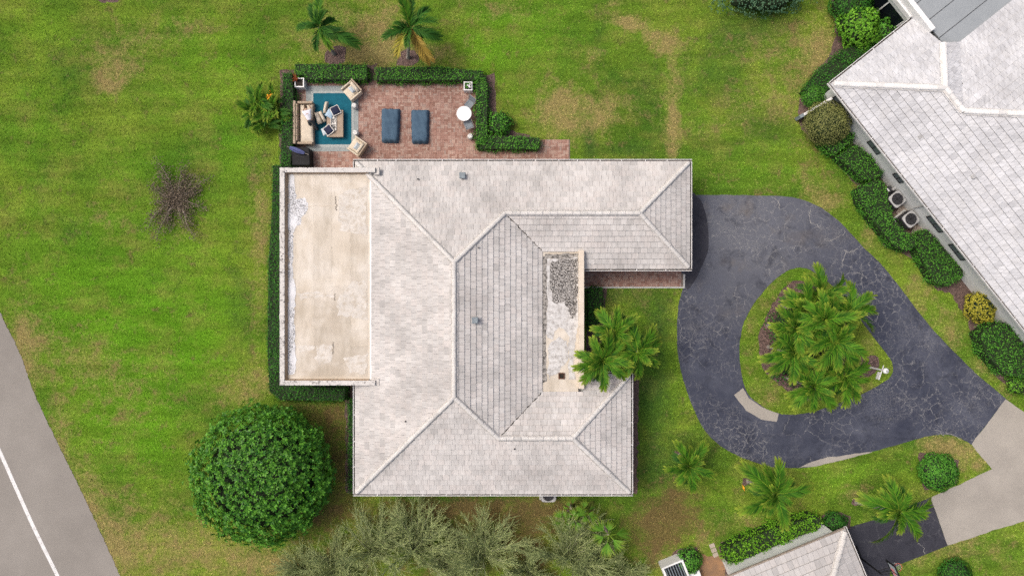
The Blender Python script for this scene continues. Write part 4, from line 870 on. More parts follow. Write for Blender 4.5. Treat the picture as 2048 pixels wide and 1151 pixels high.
# ------------------------------------------------------------------ palms
def frond_mesh(name, L, rise, droop, lw, seed, nl=42, sweep=0.62, vee=0.30, width=0.028):
    r = np.random.default_rng(seed); V = []; Fq = []; tip = []
    S = np.linspace(0, 1, 13); cpts = []; ang = rise; p = np.zeros(3); sway = r.normal(0, 0.10)
    for k, s in enumerate(S):
        cpts.append(p.copy()); ang = rise - (rise + droop) * (s ** 1.25)
        p = p + np.array([math.cos(ang), sway * s, math.sin(ang)]) * L / 12
    cpts = np.array(cpts)
    def at(s):
        f = min(s * 12, 11.999); i = int(f); t = f - i; return cpts[i] * (1 - t) + cpts[i + 1] * t, (cpts[i + 1] - cpts[i]) / np.linalg.norm(cpts[i + 1] - cpts[i])
    # rachis: a thin three-sided strip
    for k in range(12):
        b = len(V); w0 = 0.022 * (1 - S[k] * .8); w1 = 0.022 * (1 - S[k + 1] * .8)
        V += [cpts[k] + [0, -w0, 0], cpts[k] + [0, w0, 0], cpts[k + 1] + [0, w1, 0], cpts[k + 1] + [0, -w1, 0], cpts[k] + [0, 0, w0 * 1.2], cpts[k + 1] + [0, 0, w1 * 1.2]]
        Fq += [(b, b + 4, b + 5, b + 3), (b + 4, b + 1, b + 2, b + 5)]; tip += [0.25] * 6
    for sgn in (-1, 1):
        for k in range(nl):
            s = 0.10 + 0.90 * (k + r.uniform(-.3, .3)) / nl; s = min(max(s, .06), .995); c, T = at(s); side = np.array([0, sgn, 0.0]); U = np.cross(T, side) * sgn
            l = lw * (math.sin(math.pi * (0.10 + 0.80 * s)) ** 0.7) * r.uniform(0.8, 1.12)
            sw = sweep * (1 - 0.45 * s); dr = T * math.cos(sw) + side * math.sin(sw) + U * (vee + r.normal(0, .12)); dr /= np.linalg.norm(dr)
            wv = np.cross(dr, U); wv /= np.linalg.norm(wv); w = width * r.uniform(.8, 1.2)
            m = c + dr * l * .55; dd = dr + np.array([0, 0, -0.55]) ; dd /= np.linalg.norm(dd); e = m + dd * l * .45
            b = len(V); V += [c - wv * w * .4, c + wv * w * .4, m + wv * w * .5, m - wv * w * .5, e + wv * w * .08, e - wv * w * .08]
            Fq += [(b, b + 1, b + 2, b + 3), (b + 3, b + 2, b + 4, b + 5)]
            t0 = max(0, s - .72) * 1.2; t1_ = min(1, t0 + .02); t2_ = min(1, t0 + .12 + .55 * s); tip += [t0, t0, t1_, t1_, t2_, t2_]
    me = npmesh(name, np.array(V), np.array(Fq), 4)
    at_ = me.attributes.new('tip', 'FLOAT', 'POINT'); at_.data.foreach_set('value', np.clip(np.array(tip) * 0.85, 0, 1).astype(np.float32)); return me
_fr = {}
def frond(kind, i):
    i = i + 4 * random.randrange(3); key = (kind, i)
    if key not in _fr:
        specs = [(1.0, .45, .55, .40), (1.0, .35, .80, .42), (1.0, .65, .45, .38), (1.0, .15, .65, .40)]
        L, ri, dr, lw = specs[i % 4]; q_ = random.Random(i); ri += q_.uniform(-.10, .12); dr += q_.uniform(-.15, .15); lw *= q_.uniform(.9, 1.12); me = frond_mesh('frond', L, ri, dr, lw, 100 + i * 7 + len(kind), 24, .68, .30, .036); me.materials.append(M[kind]); _fr[key] = me
    return _fr[key]
def palm(label, base, crown, zc, fronds, L, group=None, kind='frond', trunk_r=0.10, cat='palm tree', name='palm_tree'):
    """crown px at height zc; fronds: list of (image angle deg, rel length, variant, material) or a number"""
    c = P(crown[0], crown[1], zc); b = P(base[0], base[1], 0) if base else Vector((c.x + random.gauss(0, .1), c.y + random.gauss(0, .1), 0))
    t = thing(name, label, cat, (b.x, b.y, 0), group)
    mid = b.lerp(c, .5) + Vector((0, 0, .1)); pts = [b, b.lerp(mid, .15) + Vector((0, 0, .02)), mid, b.lerp(c, .85), c]
    MB().path(pts, [trunk_r * 1.35, trunk_r, trunk_r * .9, trunk_r * .85, trunk_r * .55], 9).build('trunk', M['palm_trunk'], t)
    if isinstance(fronds, int):
        n = fronds; a0 = random.uniform(0, 360); fronds = [(a0 + 360 * i / n * 1.0 + random.gauss(0, 9), random.uniform(.85, 1.12), i, kind) for i in range(n)]
    for k, f in enumerate(fronds):
        a, rl, var, kd = (list(f) + [1.0, k, kind][len(f) - 1:])[:4]
        me = frond(kd, var % 4); R = Matrix.Rotation(math.radians(a), 4, 'Z') @ Matrix.Rotation(random.gauss(0, .12), 4, 'Y') @ Matrix.Rotation(random.gauss(0, .25), 4, 'X')
        o = bpy.data.objects.new('frond', me); s = L * rl; o.matrix_basis = Matrix.Translation(c + Vector((0, 0, random.uniform(-.06, .06)))) @ R @ Matrix.Scale(s, 4); link(o, t)
    a1 = random.uniform(0, 360)
    for k in range(5):  # lower fronds in a darker green, painting in the shade under the crown
        o = bpy.data.objects.new('frond', frond('frond_dark', 1)); o.matrix_basis = Matrix.Translation(c - Vector((0, 0, .12))) @ Matrix.Rotation(math.radians(a1 + 72 * k + random.gauss(0, 12)), 4, 'Z') @ Matrix.Rotation(random.uniform(.15, .5), 4, 'Y') @ Matrix.Scale(L * random.uniform(.62, .85), 4); link(o, t)
    # young spear leaves in the middle
    for k in range(3):
        me = frond(kind, 2); o = bpy.data.objects.new('frond', me)
        o.matrix_basis = Matrix.Translation(c) @ Matrix.Rotation(random.uniform(0, 6.3), 4, 'Z') @ Matrix.Rotation(-.45, 4, 'Y') @ Matrix.Scale(L * random.uniform(.5, .75), 4); link(o, t)
    return t
ISL = [((1645, 588), 3.2, 'palm with leaf tips over the top edge of the lawn island', 8), ((1697, 625), 3.4, 'palm reaching over the asphalt at the island\'s right flank, farthest from the house', 8),
       ((1612, 618), 3.8, 'palm over the upper left mulch edge of the island', 7), ((1592, 655), 4.1, 'palm second down along the left mulch edge of the island', 8), ((1672, 682), 4.2, 'tall palm at the centre right of the island clump', 9),
       ((1588, 705), 3.9, 'palm with one yellow frond tip, lowest on the left mulch edge', 8), ((1627, 772), 3.6, 'palm at the bottom of the island clump, overhanging the lower kerb', 8), ((1690, 752), 3.1, 'small palm beside the lamp post mulch ring on the island', 7), ((1648, 640), 4.4, 'tallest palm in the middle of the island clump', 8)]
for c, z, lb, n in ISL: palm(lb, None, c, z, n + 1, 1.62, 'palms on the driveway island')
for c, z, lb, n in (((1206, 722), 4.0, 'courtyard palm nearest the parapet, one frond hanging over the tiles', 9), ((1276, 704), 3.7, 'courtyard palm standing out over the lawn, farthest from the parapet', 8), ((1230, 664), 3.5, 'courtyard palm nearest the brick walk, with yellow upper tips', 7)):
    palm(lb, None, c, z, n, 1.62, 'palms in the front courtyard')
palm('small leaning palm on the lawn below the loop, with a mulch ring at its foot', (1359, 909), (1378, 932), 2.2, [(112, 1.05), (55, 1.1), (175, 1.0), (-20, 1.05), (-85, 1.05), (-125, .8), (20, .6), (80, .7), (140, .6), (-55, .7)], 1.5)
palm('leaning palm with pale bare trunk between the loop and the lime hedge', (1496, 962), (1551, 987), 3.6, [(82, 1.05), (140, 1.25), (205, 1.25), (10, 1.1), (-75, 1.0), (165, .7), (-30, .6), (110, .9), (45, .7), (-110, .7)], 1.85)
palm('leaning palm whose crown hangs over the lower asphalt drive', (1713, 1004), (1797, 1022), 4.0, [(100, 1.0), (163, 1.1), (28, 1.0), (-10, .9), (-125, 1.15), (-50, 1.0), (70, .7), (130, .7), (-90, .6), (190, .6)], 1.9)
palm('young palm with a bent frond above the upper left mulch ring', (668, 108), (637, 54), 2.6, [(80, 1.25, 0, 'frond'), (110, .9, 1, 'frond_dark'), (178, .9, 1, 'frond_dark'), (-20, 1.5, 3, 'frond_dark'), (-60, .9, 0, 'frond'), (60, .7, 2, 'frond_dark'), (-38, .8, 1, 'frond_dark')], 1.55, 'palms behind the patio hedge', 'frond_dark')
palm('young palm with two yellowed drooping fronds over the patio hedge', (816, 116), (820, 54), 2.8, [(112, 1.35, 0, 'frond'), (84, 1.1, 1, 'frond_dark'), (45, 1.1, 1, 'frond_dark'), (8, 1.1, 0, 'frond_dark'), (-20, 1.25, 1, 'frond_dark'), (203, 1.15, 1, 'frond_dark'), (-120, 1.15, 3, 'frond_yellow'), (-62, 1.45, 3, 'frond_brown'), (-92, .9, 2, 'frond_dark')], 1.45, 'palms behind the patio hedge', 'frond_dark')

# fan palms behind the wispy trees
def fan_leaf(seed, n=13, L=0.95):
    r = np.random.default_rng(seed); V = []; Fq = []; tip = []
    w = 0.022; V += [(-.5, -w, -.08), (-.5, w, -.08), (0, w, 0), (0, -w, 0)]; Fq.append((0, 1, 2, 3)); tip += [.3] * 4
    for k in range(n):
        a = math.radians(-38 + 76 * k / (n - 1)) + r.normal(0, .03); d = np.array([math.cos(a), math.sin(a), 0.12]); s = np.array([-math.sin(a), math.cos(a), 0.0]); l = L * r.uniform(.85, 1.1) * (1 - .2 * abs(k / (n - 1) - .5))
        m = d * l * .6; e = m + (d + np.array([0, 0, -.5])) * l * .4; b = len(V)
        V += [tuple(s * .01), tuple(-s * .01), tuple(m - s * .032), tuple(m + s * .032), tuple(e - s * .006), tuple(e + s * .006)]
        Fq += [(b, b + 1, b + 2, b + 3), (b + 3, b + 2, b + 4, b + 5)]; t = float(r.uniform(0, .25)); tip += [0, 0, t, t, min(1, t + .35), min(1, t + .35)]
    me = npmesh('fan_leaf', np.array(V, float), np.array(Fq), 4); me.attributes.new('tip', 'FLOAT', 'POINT').data.foreach_set('value', np.array(tip, np.float32)); me.materials.append(M['fan']); return me
fl_me = [fan_leaf(i) for i in range(3)]
def fan_palm(label, heads):
    c0 = P(heads[0][0], heads[0][1], heads[0][2]); t = thing('fan_palm', label, 'palm tree', (c0.x, c0.y, 0), 'fan palms by the south wall')
    for (px, py, z, n, s) in heads:
        c = P(px, py, z); MB().path([(c0.x * .6 + c.x * .4, c0.y * .6 + c.y * .4, 0), (c.x, c.y, z * .6), (c.x, c.y, z)], [.10, .09, .06], 8).build('trunk', M['bark'], t)
        for k in range(n):
            a = 2 * math.pi * k / n + random.gauss(0, .22); el = random.uniform(-.3, .8); s_l = s * random.uniform(.7, 1.2); d = Vector((math.cos(a) * math.cos(el), math.sin(a) * math.cos(el), math.sin(el)))
            o = bpy.data.objects.new('frond', fl_me[k % 3]); o.matrix_basis = Matrix.Translation(c + d * .45 * s_l) @ Matrix.Rotation(a, 4, 'Z') @ Matrix.Rotation(-el * .6 + random.gauss(0, .25), 4, 'Y') @ Matrix.Rotation(random.gauss(0, .6), 4, 'X') @ Matrix.Scale(s_l, 4); link(o, t)
fan_palm('bushy green fan palm just below the south gutter', [(1150, 1034, 1.5, 7, .62), (1128, 1040, 1.2, 7, .55), (1170, 1024, 1.6, 7, .60), (1142, 1016, 1.3, 6, .5)])
fan_palm('fan palm with open yellow-tipped leaves, right of the wispy trees', [(1216, 1068, 1.9, 8, 1.05)])

# ------------------------------------------------------------------ hedges and shrubs
def hedge(name, label, px, h, mat='hedge', leaf=0.095, dens=230, cat='hedge', group=None, seed=1, bumps=0.075, ztop=True):
    r = np.random.default_rng(seed); poly = P2(px, h if ztop else 0)
    if area(poly) < 0: poly = poly[::-1]
    cx = sum(p[0] for p in poly) / len(poly); cy = sum(p[1] for p in poly) / len(poly)
    t = thing(name, label, cat, (cx, cy, 0), group)
    A = abs(area(poly)); top = sample_poly(poly, int(A * dens) + 30, r); zt = h + r.normal(0, bumps, len(top)) + 1.4 * bumps * np.sin(top[:, 0] * 3.1 + seed) * np.cos(top[:, 1] * 2.7 + seed)
    Pn = [np.column_stack([top, zt])]; Nn = [np.column_stack([r.normal(0, .45, (len(top), 2)), np.ones(len(top))])]
    for i in range(len(poly)):
        a = np.array(poly[i]); b = np.array(poly[(i + 1) % len(poly)]); L = np.linalg.norm(b - a); k = int(L * h * dens * .8) + 2
        o = np.array([(b - a)[1], -(b - a)[0]]) / (L + 1e-9); s = r.uniform(0, 1, k)[:, None]; q = a + (b - a) * s + o * (r.normal(0, bumps * 1.1, k) + .02 + bumps * np.sin((s[:, 0] * L) * 4.3 + i * 2 + seed))[:, None]
        Pn.append(np.column_stack([q, r.uniform(0.03, h, k)])); Nn.append(np.column_stack([np.tile(o, (k, 1)) + r.normal(0, .4, (k, 2)), r.uniform(0.1, .9, k)]))
    Pn = np.vstack(Pn); Nn = np.vstack(Nn); Nn /= np.linalg.norm(Nn, axis=1)[:, None]
    V, Fq = leaf_cloud(Pn, Nn, leaf, leaf * .55, r); obj('foliage', npmesh('foliage', V, Fq, 4), M[mat], t)
    ip = [(cx + (p[0] - cx) * .93 if len(poly) <= 5 else p[0], cy + (p[1] - cy) * .93 if len(poly) <= 5 else p[1]) for p in poly]
    MB().prism(ip, 0.0, h - .09).build('branch_core', M['core'], t); return t  # solid dark core, painted-in shade behind the leaves
def bush(label, px, py, rpx, h, mat='hedge', leaf=0.10, dens=260, cat='shrub', name='shrub', group=None, seed=1, lump=0.10, rpy=None, squash=2.0, core=.86):
    """dome of leaves centred at px,py (mid height), radius in px"""
    r = np.random.default_rng(seed); zc = h * .5; c = P(px, py, zc); k = (H - zc) / F; rx, ry = rpx * k, (rpy or rpx) * k
    t = thing(name, label, cat, (c.x, c.y, 0), group)
    n = int((rx * ry * 3.14 + 3.14 * (rx + ry) * h * .7) * dens); d = r.normal(size=(n, 3)); d[:, 2] = np.abs(d[:, 2]) * 1.2 - .35; d /= np.linalg.norm(d, axis=1)[:, None]
    e = 2.0 / squash; dd = np.sign(d) * np.abs(d) ** e
    lum = 1 + lump * (np.sin(d[:, 0] * 5.2 + seed) * np.cos(d[:, 1] * 4.7 + seed * 2) + .6 * np.sin(d[:, 2] * 9 + d[:, 0] * 7 + seed)) + r.normal(0, .035, n)
    dd = dd * lum[:, None]; Pn = np.column_stack([c.x + dd[:, 0] * rx, c.y + dd[:, 1] * ry, np.maximum(h * .42 + dd[:, 2] * h * .58, .03)])
    Nn = d + r.normal(0, .4, (n, 3)); Nn[:, 2] += .25; Nn /= np.linalg.norm(Nn, axis=1)[:, None]
    V, Fq = leaf_cloud(Pn, Nn, leaf, leaf * .55, r); obj('foliage', npmesh('foliage', V, Fq, 4), M[mat], t)
    bm = bmesh.new(); bmesh.ops.create_icosphere(bm, subdivisions=3, radius=1)
    for v in bm.verts:
        q = v.co; l2 = 1 + lump * (math.sin(q.x * 5.2 + seed) * math.cos(q.y * 4.7 + seed * 2)); s_ = lambda x: math.copysign(abs(x) ** e, x)
        v.co = Vector((c.x + s_(q.x) * rx * core * l2, c.y + s_(q.y) * ry * core * l2, max(0, h * .42 + s_(q.z) * h * .58 * core)))
    me = bpy.data.meshes.new('branch_core'); bm.to_mesh(me); bm.free(); obj('branch_core', me, M['core'], t); return t  # near-black dome under the leaves, inner shade put into its colour
bush('low dark undergrowth beneath the island palms', 1607, 690, 66, .75, 'hedge_dark', .16, 60, seed=60, lump=.22, rpy=88, squash=2.4)
PH = 'hedges around the patio'
hedge('hedge', 'clipped patio hedge strip above the rug, upper left run', [(589, 127), (733, 129), (734, 159), (611, 158), (608, 150), (590, 149)], .75, group=PH, seed=1)
hedge('hedge', 'clipped patio hedge strip above the blue loungers, upper right run', [(752, 134), (870, 133), (966, 142), (966, 158), (925, 160), (752, 160)], .75, group=PH, seed=2)
hedge('hedge', 'hedge run beside the round white table', [(952, 160), (968, 150), (975, 170), (974, 230), (975, 272), (953, 292)], .75, group=PH, seed=3)
hedge('hedge', 'low hedge run between the lawn and the brick path end', [(953, 284), (975, 270), (1030, 272), (1080, 275), (1076, 298), (955, 297)], .65, group=PH, seed=4, mat='hedge')
hedge('hedge', 'dark hedge run behind the sofa', [(566, 146), (583, 146), (586, 200), (584, 292), (580, 333), (560, 333), (563, 240)], .8, 'hedge_dark', group=PH, seed=5, bumps=.10)
hedge('hedge', 'long clipped hedge along the flat-roofed room, from patio to round tree', [(545, 330), (562, 330), (562, 772), (690, 776), (688, 801), (560, 800), (538, 782), (534, 700), (536, 520), (543, 420)], .9, 'hedge_dark', seed=6)
hedge('hedge', 'thin hedge strip below the west gutter, right of the round tree', [(696, 800), (709, 800), (709, 985), (696, 985)], .7, 'hedge_dark', seed=7)
hedge('hedge', 'dark courtyard hedge under the parapet beside the brick walk', [(1176, 577), (1206, 577), (1203, 640), (1176, 660)], .8, 'hedge_dark', seed=8)
bush('loose round shrub growing outside the patio hedge corner', 999, 247, 24, 1.0, 'hedge', .13, 130, seed=9, lump=.2)
bush('tight green shrub ball at the neighbour\'s roof corner', 1628, 192, 23, 1.1, 'hedge', .07, 420, seed=10, lump=.04)
bush('large olive shrub ball in front of the neighbour\'s wall', 1656, 245, 43, 2.3, 'olive', .08, 330, seed=11, lump=.05)
bush('bright green leafy shrub near the dark porch screen', 1718, 55, 40, 2.0, 'bright', .18, 120, seed=12, lump=.2)
bush('dark rounded shrub at the top edge beside the bright one', 1706, 5, 42, 1.8, 'hedge_dark', .10, 240, seed=13, lump=.12)
bush('dark green shrub squeezed between the bright shrub and the roof edge', 1762, 68, 26, 1.5, 'hedge', .14, 150, seed=14, lump=.2)
hedge('hedge', 'narrow hedge running up beside the neighbour\'s north-west gutter', [(1610, 180), (1640, 140), (1690, 98), (1728, 82), (1746, 98), (1700, 140), (1664, 176), (1640, 190)], .9, 'hedge_dark', seed=15)
NBH = 'clipped hedges along the neighbour\'s wall'
hedge('hedge', 'small clipped hedge directly below the olive shrub ball', [(1640, 285), (1690, 258), (1712, 268), (1700, 288), (1668, 310)], .9, group=NBH, seed=16)
hedge('hedge', 'clipped hedge above the two condensers, second from the olive ball', [(1676, 312), (1712, 288), (1740, 308), (1768, 346), (1752, 358), (1728, 360)], .9, group=NBH, seed=17)
hedge('hedge', 'L-shaped clipped hedge wrapping the two condensers', [(1716, 378), (1752, 358), (1770, 366), (1778, 400), (1790, 440), (1812, 462), (1834, 476), (1834, 492), (1812, 502), (1790, 492), (1748, 442), (1722, 404)], .9, group=NBH, seed=18)
hedge('hedge', 'clipped hedge just past the condensers toward the yellow shrub', [(1836, 472), (1856, 458), (1874, 478), (1928, 540), (1928, 552), (1898, 572), (1872, 566), (1838, 505)], .9, group=NBH, seed=19)
bush('yellow-green shrub against the neighbour\'s wall', 1965, 612, 33, 1.2, 'yellow', .12, 210, seed=20, lump=.16)
hedge('hedge', 'big dense hedge block at the right picture edge', [(1962, 668), (1990, 648), (2012, 645), (2040, 668), (2090, 730), (2070, 760), (2010, 748), (1975, 708)], 1.1, 'hedge', group=NBH, seed=21, bumps=.09)
bush('small bright shrub with white flowers at the right picture edge', 2036, 768, 22, .7, 'bright', .10, 200, seed=22, lump=.2)
bush('round green shrub on the lawn strip by the concrete drive', 1878, 943, 37, 1.2, 'hedge', .12, 260, seed=23, lump=.08)
hedge('hedge', 'lime green hedge along the white wall at the bottom', [(1451, 1100), (1478, 1085), (1558, 1054), (1630, 1032), (1643, 1040), (1641, 1058), (1598, 1073), (1518, 1106), (1480, 1126), (1455, 1124)], 1.1, 'lime', .13, 190, seed=24, bumps=.10)
bush('dark shrub at the end of the lime hedge by the roof corner', 1670, 1050, 26, 1.0, 'hedge_dark', .11, 220, seed=25, lump=.12)
bush('green shrub beside the clay path at the bottom edge', 1378, 1122, 25, 1.0, 'hedge', .12, 220, seed=26, lump=.12)
bush('dark shrub cut off by the bottom edge, near the basketball hoop', 1912, 1150, 33, 1.0, 'hedge_dark', .11, 200, seed=27, lump=.14)
bush('loose blue-green shrub with yellow tips at the top edge', 1530, -8, 92, 1.8, 'bluegreen', .13, 90, seed=28, lump=.22, rpy=36, core=.70)

# the big round tree: rosettes of broad leaves over a dome
def round_tree(label, px, py, rpx, h, seed):
    r = np.random.default_rng(seed); zc = h * .55; c = P(px, py, zc); R = rpx * (H - zc) / F
    t = thing('round_tree', label, 'tree', (c.x, c.y, 0))
    n = 2900; i = np.arange(n) + .5; zz = 1 - 1.35 * i / n; ph = i * 2.39996; rr = np.sqrt(np.maximum(0, 1 - zz * zz)); d = np.column_stack([rr * np.cos(ph), rr * np.sin(ph), zz]) + r.normal(0, .02, (n, 3))
    lum = 1 + .045 * np.sin(d[:, 0] * 9) * np.cos(d[:, 1] * 8 + 1) + .03 * np.sin(d[:, 0] * 21 + d[:, 2] * 13) * np.cos(d[:, 1] * 19) + r.normal(0, .05, n)
    pos_ = np.column_stack([c.x + d[:, 0] * R * lum, c.y + d[:, 1] * R * lum, h * .48 + d[:, 2] * h * .52 * lum]); V = []; Fq = []
    nr = d / np.linalg.norm(d, axis=1)[:, None]
    for k in range(n):
        p = pos_[k]; nn = nr[k] * .75 + np.array([0, 0, .35]) + r.normal(0, .22, 3); nn /= np.linalg.norm(nn); t1 = np.cross(nn, [.3, .5, .1]); t1 /= np.linalg.norm(t1); t2 = np.cross(nn, t1); m = r.integers(6, 9); a0 = r.uniform(0, 6.28); L = r.uniform(.13, .25)
        for q in range(m):
            a = a0 + 6.283 * q / m + r.normal(0, .15); dr = t1 * math.cos(a) + t2 * math.sin(a); el = r.uniform(.05, .8); dr = dr * math.cos(el) + nn * math.sin(el); sd = np.cross(dr, nn); sd /= np.linalg.norm(sd) + 1e-9; w = L * .24; up = np.cross(sd, dr)
            b = len(V); V += [p + dr * .03, p + dr * L * .5 + sd * w + up * w * .25, p + dr * L + up * -.02, p + dr * L * .5 - sd * w + up * w * .25]; Fq.append((b, b + 1, b + 2, b + 3))
    obj('crown', npmesh('crown', np.array(V), np.array(Fq), 4), M['glossy'], t)
    bm = bmesh.new(); bmesh.ops.create_icosphere(bm, subdivisions=4, radius=1)
    for v in bm.verts: v.co = Vector((c.x + v.co.x * R * .80, c.y + v.co.y * R * .80, max(.35, h * .48 + v.co.z * h * .52 * .80)))
    me = bpy.data.meshes.new('shade_core'); bm.to_mesh(me); bm.free(); obj('shade_core', me, M['core'], t)  # dark inner dome, the crown's inside shade painted as colour
    MB().path([(c.x, c.y, 0), (c.x, c.y, .6), (c.x, c.y, 1.2)], [.28, .2, .18], 10).build('trunk', M['bark'], t)
round_tree('big dark green tree clipped to a ball on the lower left lawn', 521, 951, 131, 4.2, 5)

# sparse brownish shrub on the left lawn
def sparse_shrub(label, px, py, seed):
    r = np.random.default_rng(seed); c = P(px, py, .4); t = thing('sparse_shrub', label, 'shrub', (c.x, c.y, 0)); br = MB(); Pn = []
    arms = [(120, 1.2), (95, 2.0), (55, 1.7), (20, 1.9), (-5, 1.6), (-55, 2.1), (-100, 2.05), (-140, 1.9), (160, 1.3), (75, 1.2), (-30, 1.0), (-120, 1.2), (190, .9), (105, 1.5), (40, 1.2), (8, 1.3), (-45, 1.5), (-70, 1.4), (-110, 1.5), (-150, 1.5), (140, 1.0), (70, 1.4), (28, 1.6)]
    for a, L in arms:
        a = math.radians(a); p = Vector((c.x, c.y, .05)); nseg = 7
        for k in range(nseg):
            d_ = Vector((math.cos(a), math.sin(a), .25 if k < 4 else -.02)); q = p + d_ * (L * 1.25 / nseg); br.tube(p, q, .022 * (1 - k / 9), .03 * (1 - (k + 1) / 9), 5, False)
            m = 36
            for _ in range(m): Pn.append(np.array(q) + r.normal(0, 1, 3) * np.array([.21, .21, .14]))
            p = q; a += r.normal(0, .16)
    Pn = np.array(Pn); Pn[:, 2] = np.maximum(Pn[:, 2], .03); Nn = r.normal(0, .6, Pn.shape); Nn[:, 2] = np.abs(Nn[:, 2]) + .4; Nn /= np.linalg.norm(Nn, axis=1)[:, None]
    V, Fq = leaf_cloud(Pn, Nn, .10, .05, r); obj('foliage', npmesh('foliage', V, Fq, 4), M['purple'], t); br.build('branch_core', M['bark'], t)
sparse_shrub('sparse brown-leaved shrub alone on the left lawn', 345, 398, 3)

# wispy grey-green trees along the bottom edge
def wispy(label, px, py, h, spread, lean, n, seed):
    r = np.random.default_rng(seed); b = P(px, py, 0); t = thing('wispy_tree', label, 'tree', (b.x, b.y, 0), 'wispy trees below the south wall'); br = MB(); V = []; Fq = []
    tw = []
    for k in range(n):
        a = r.uniform(0, 6.283); el = r.uniform(.35, 1.2); d_ = np.array([math.cos(a) * math.cos(el) + lean[0], math.sin(a) * math.cos(el) + lean[1], math.sin(el)]); d_ /= np.linalg.norm(d_)
        L = h * r.uniform(.75, 1.15) * spread; p = np.array([b.x, b.y, 0.05]); pts = [p]
        for s in range(5):
            p = p + d_ * L / 5; pts.append(p.copy()); d_ = d_ + r.normal(0, .10, 3) + np.array([0, 0, -.06]); d_ /= np.linalg.norm(d_)
        br.path([tuple(q) for q in pts], [.026, .020, .015, .011, .007, .004], 4)
        for s in range(1, 6):
            for _ in range(8):
                q = pts[s] - (pts[s] - pts[s - 1]) * r.uniform(0, 1); dd = (pts[s] - pts[s - 1]); dd = dd / np.linalg.norm(dd) + r.normal(0, .33, 3); dd[2] += .1; dd /= np.linalg.norm(dd); l = r.uniform(.5, 1.0)
                tw.append((q, dd, l))
    for q, dd, l in tw:
        e = q + dd * l; sd = np.cross(dd, [0, 0, 1]); sd /= np.linalg.norm(sd) + 1e-9; w = .012; bb_ = len(V)
        V += [q - sd * w, q + sd * w, e + sd * .003, e - sd * .003]; Fq.append((bb_, bb_ + 1, bb_ + 2, bb_ + 3))
        m = 9
        for k in range(m):
            c = q + dd * l * (k + 1) / m; ld = dd * 1.0 + r.normal(0, .35, 3); ld /= np.linalg.norm(ld); ll = r.uniform(.10, .20); s2 = np.cross(ld, [.1, .2, 1]); s2 /= np.linalg.norm(s2) + 1e-9; ww = .011; bb_ = len(V)
            V += [c, c + ld * ll * .5 + s2 * ww, c + ld * ll, c + ld * ll * .5 - s2 * ww]; Fq.append((bb_, bb_ + 1, bb_ + 2, bb_ + 3))
    obj('crown', npmesh('crown', np.array(V), np.array(Fq), 4), M['twig'], t); br.build('branch_core', M['bark_pale'], t)
for k, (px, py, h, sp, lean, n, lb) in enumerate((
        (610, 1140, 1.5, .9, (0, .1), 18, 'lowest wispy tree, hugging the round tree at its lower right'),
        (670, 1125, 2.0, .95, (0, .3), 26, 'wispy grey-green tree second from the round tree'),
        (745, 1100, 2.7, 1.0, (.05, .5), 32, 'wispy tree third from the round tree, dense twigs'),
        (825, 1100, 2.9, 1.05, (.35, .6), 34, 'wispy tree with long twigs nearly touching the south gutter'),
        (895, 1135, 2.2, .9, (.1, .3), 24, 'wispy tree low at the bottom edge, left of the middle one'),
        (965, 1105, 2.8, 1.0, (0, .55), 34, 'wispy tree in the middle of the bottom edge'),
        (1050, 1135, 2.0, .85, (.1, .15), 18, 'thin wispy tree between the middle one and the fan palms'),
        (1135, 1112, 2.9, 1.0, (.25, .55), 36, 'wispy tree growing over the bushy fan palm'),
        (1170, 1145, 2.2, .9, (.2, .2), 22, 'wispy tree at the bottom edge below the bushy fan palm'),
        (1240, 1148, 1.9, .95, (.6, .15), 16, 'wispy tree reaching toward the brown lawn, last on the right'))):
    wispy(lb, px, py, h, sp, lean, n, 40 + k)

# clump with an orange flower left of the patio
c = P(528, 232, .9); t = thing('leafy_clump', 'leafy tropical clump with an orange flower left of the sofa hedge', 'plant', (c.x, c.y, 0))
for cx_, cy_, n in ((515, 225, 9), (545, 228, 9), (535, 250, 7), (520, 205, 6), (550, 205, 6)):
    q = P(cx_, cy_, .5)
    for k in range(n):
        o = bpy.data.objects.new('leaf', frond('frond' if k % 3 else 'frond_dark', [0, 2, 1, 3][k % 4])); o.matrix_basis = Matrix.Translation(q + Vector((0, 0, random.uniform(-.1, .3)))) @ Matrix.Rotation(6.283 * k / n + random.gauss(0, .3), 4, 'Z') @ Matrix.Rotation(random.gauss(-.2, .2), 4, 'Y') @ Matrix.Scale(random.uniform(.95, 1.35), 4); link(o, t)
f = P(541, 190, 1.2); mb = MB()
for k in range(16):
    a = random.uniform(0, 6.283); L = random.uniform(.12, .22); d_ = Vector((math.cos(a) * .7, math.sin(a) * .7 - .3, random.uniform(.2, .9))); s = Vector((-math.sin(a), math.cos(a), 0)) * .045; p0 = f + Vector((random.gauss(0, .06), random.gauss(0, .09), 0)); e_ = p0 + d_ * L
    mb.add([p0 - s * .4, p0 + s * .4, e_ + s, e_ - s], [(0, 1, 2, 3)])
mb.build('flower', M['flower'], t); MB().tube((f.x, f.y - .2, 0), (f.x, f.y, 1.2), .02).build('stem', M['core'], t)
o = bpy.data.objects.new('fallen_leaf', bpy.data.meshes.new('fallen_leaf')); q = P(1485, 974); o.data.from_pydata([(q.x - .05, q.y + .2, .06), (q.x + .08, q.y + .05, .10), (q.x + .12, q.y - .2, .06), (q.x - .02, q.y - .02, .08)], [], [(0, 1, 2, 3)]); o.data.materials.append(M['flower']); link(o); tag(o, 'orange fallen leaf on the grass beside the leaning palm foot', 'leaf')

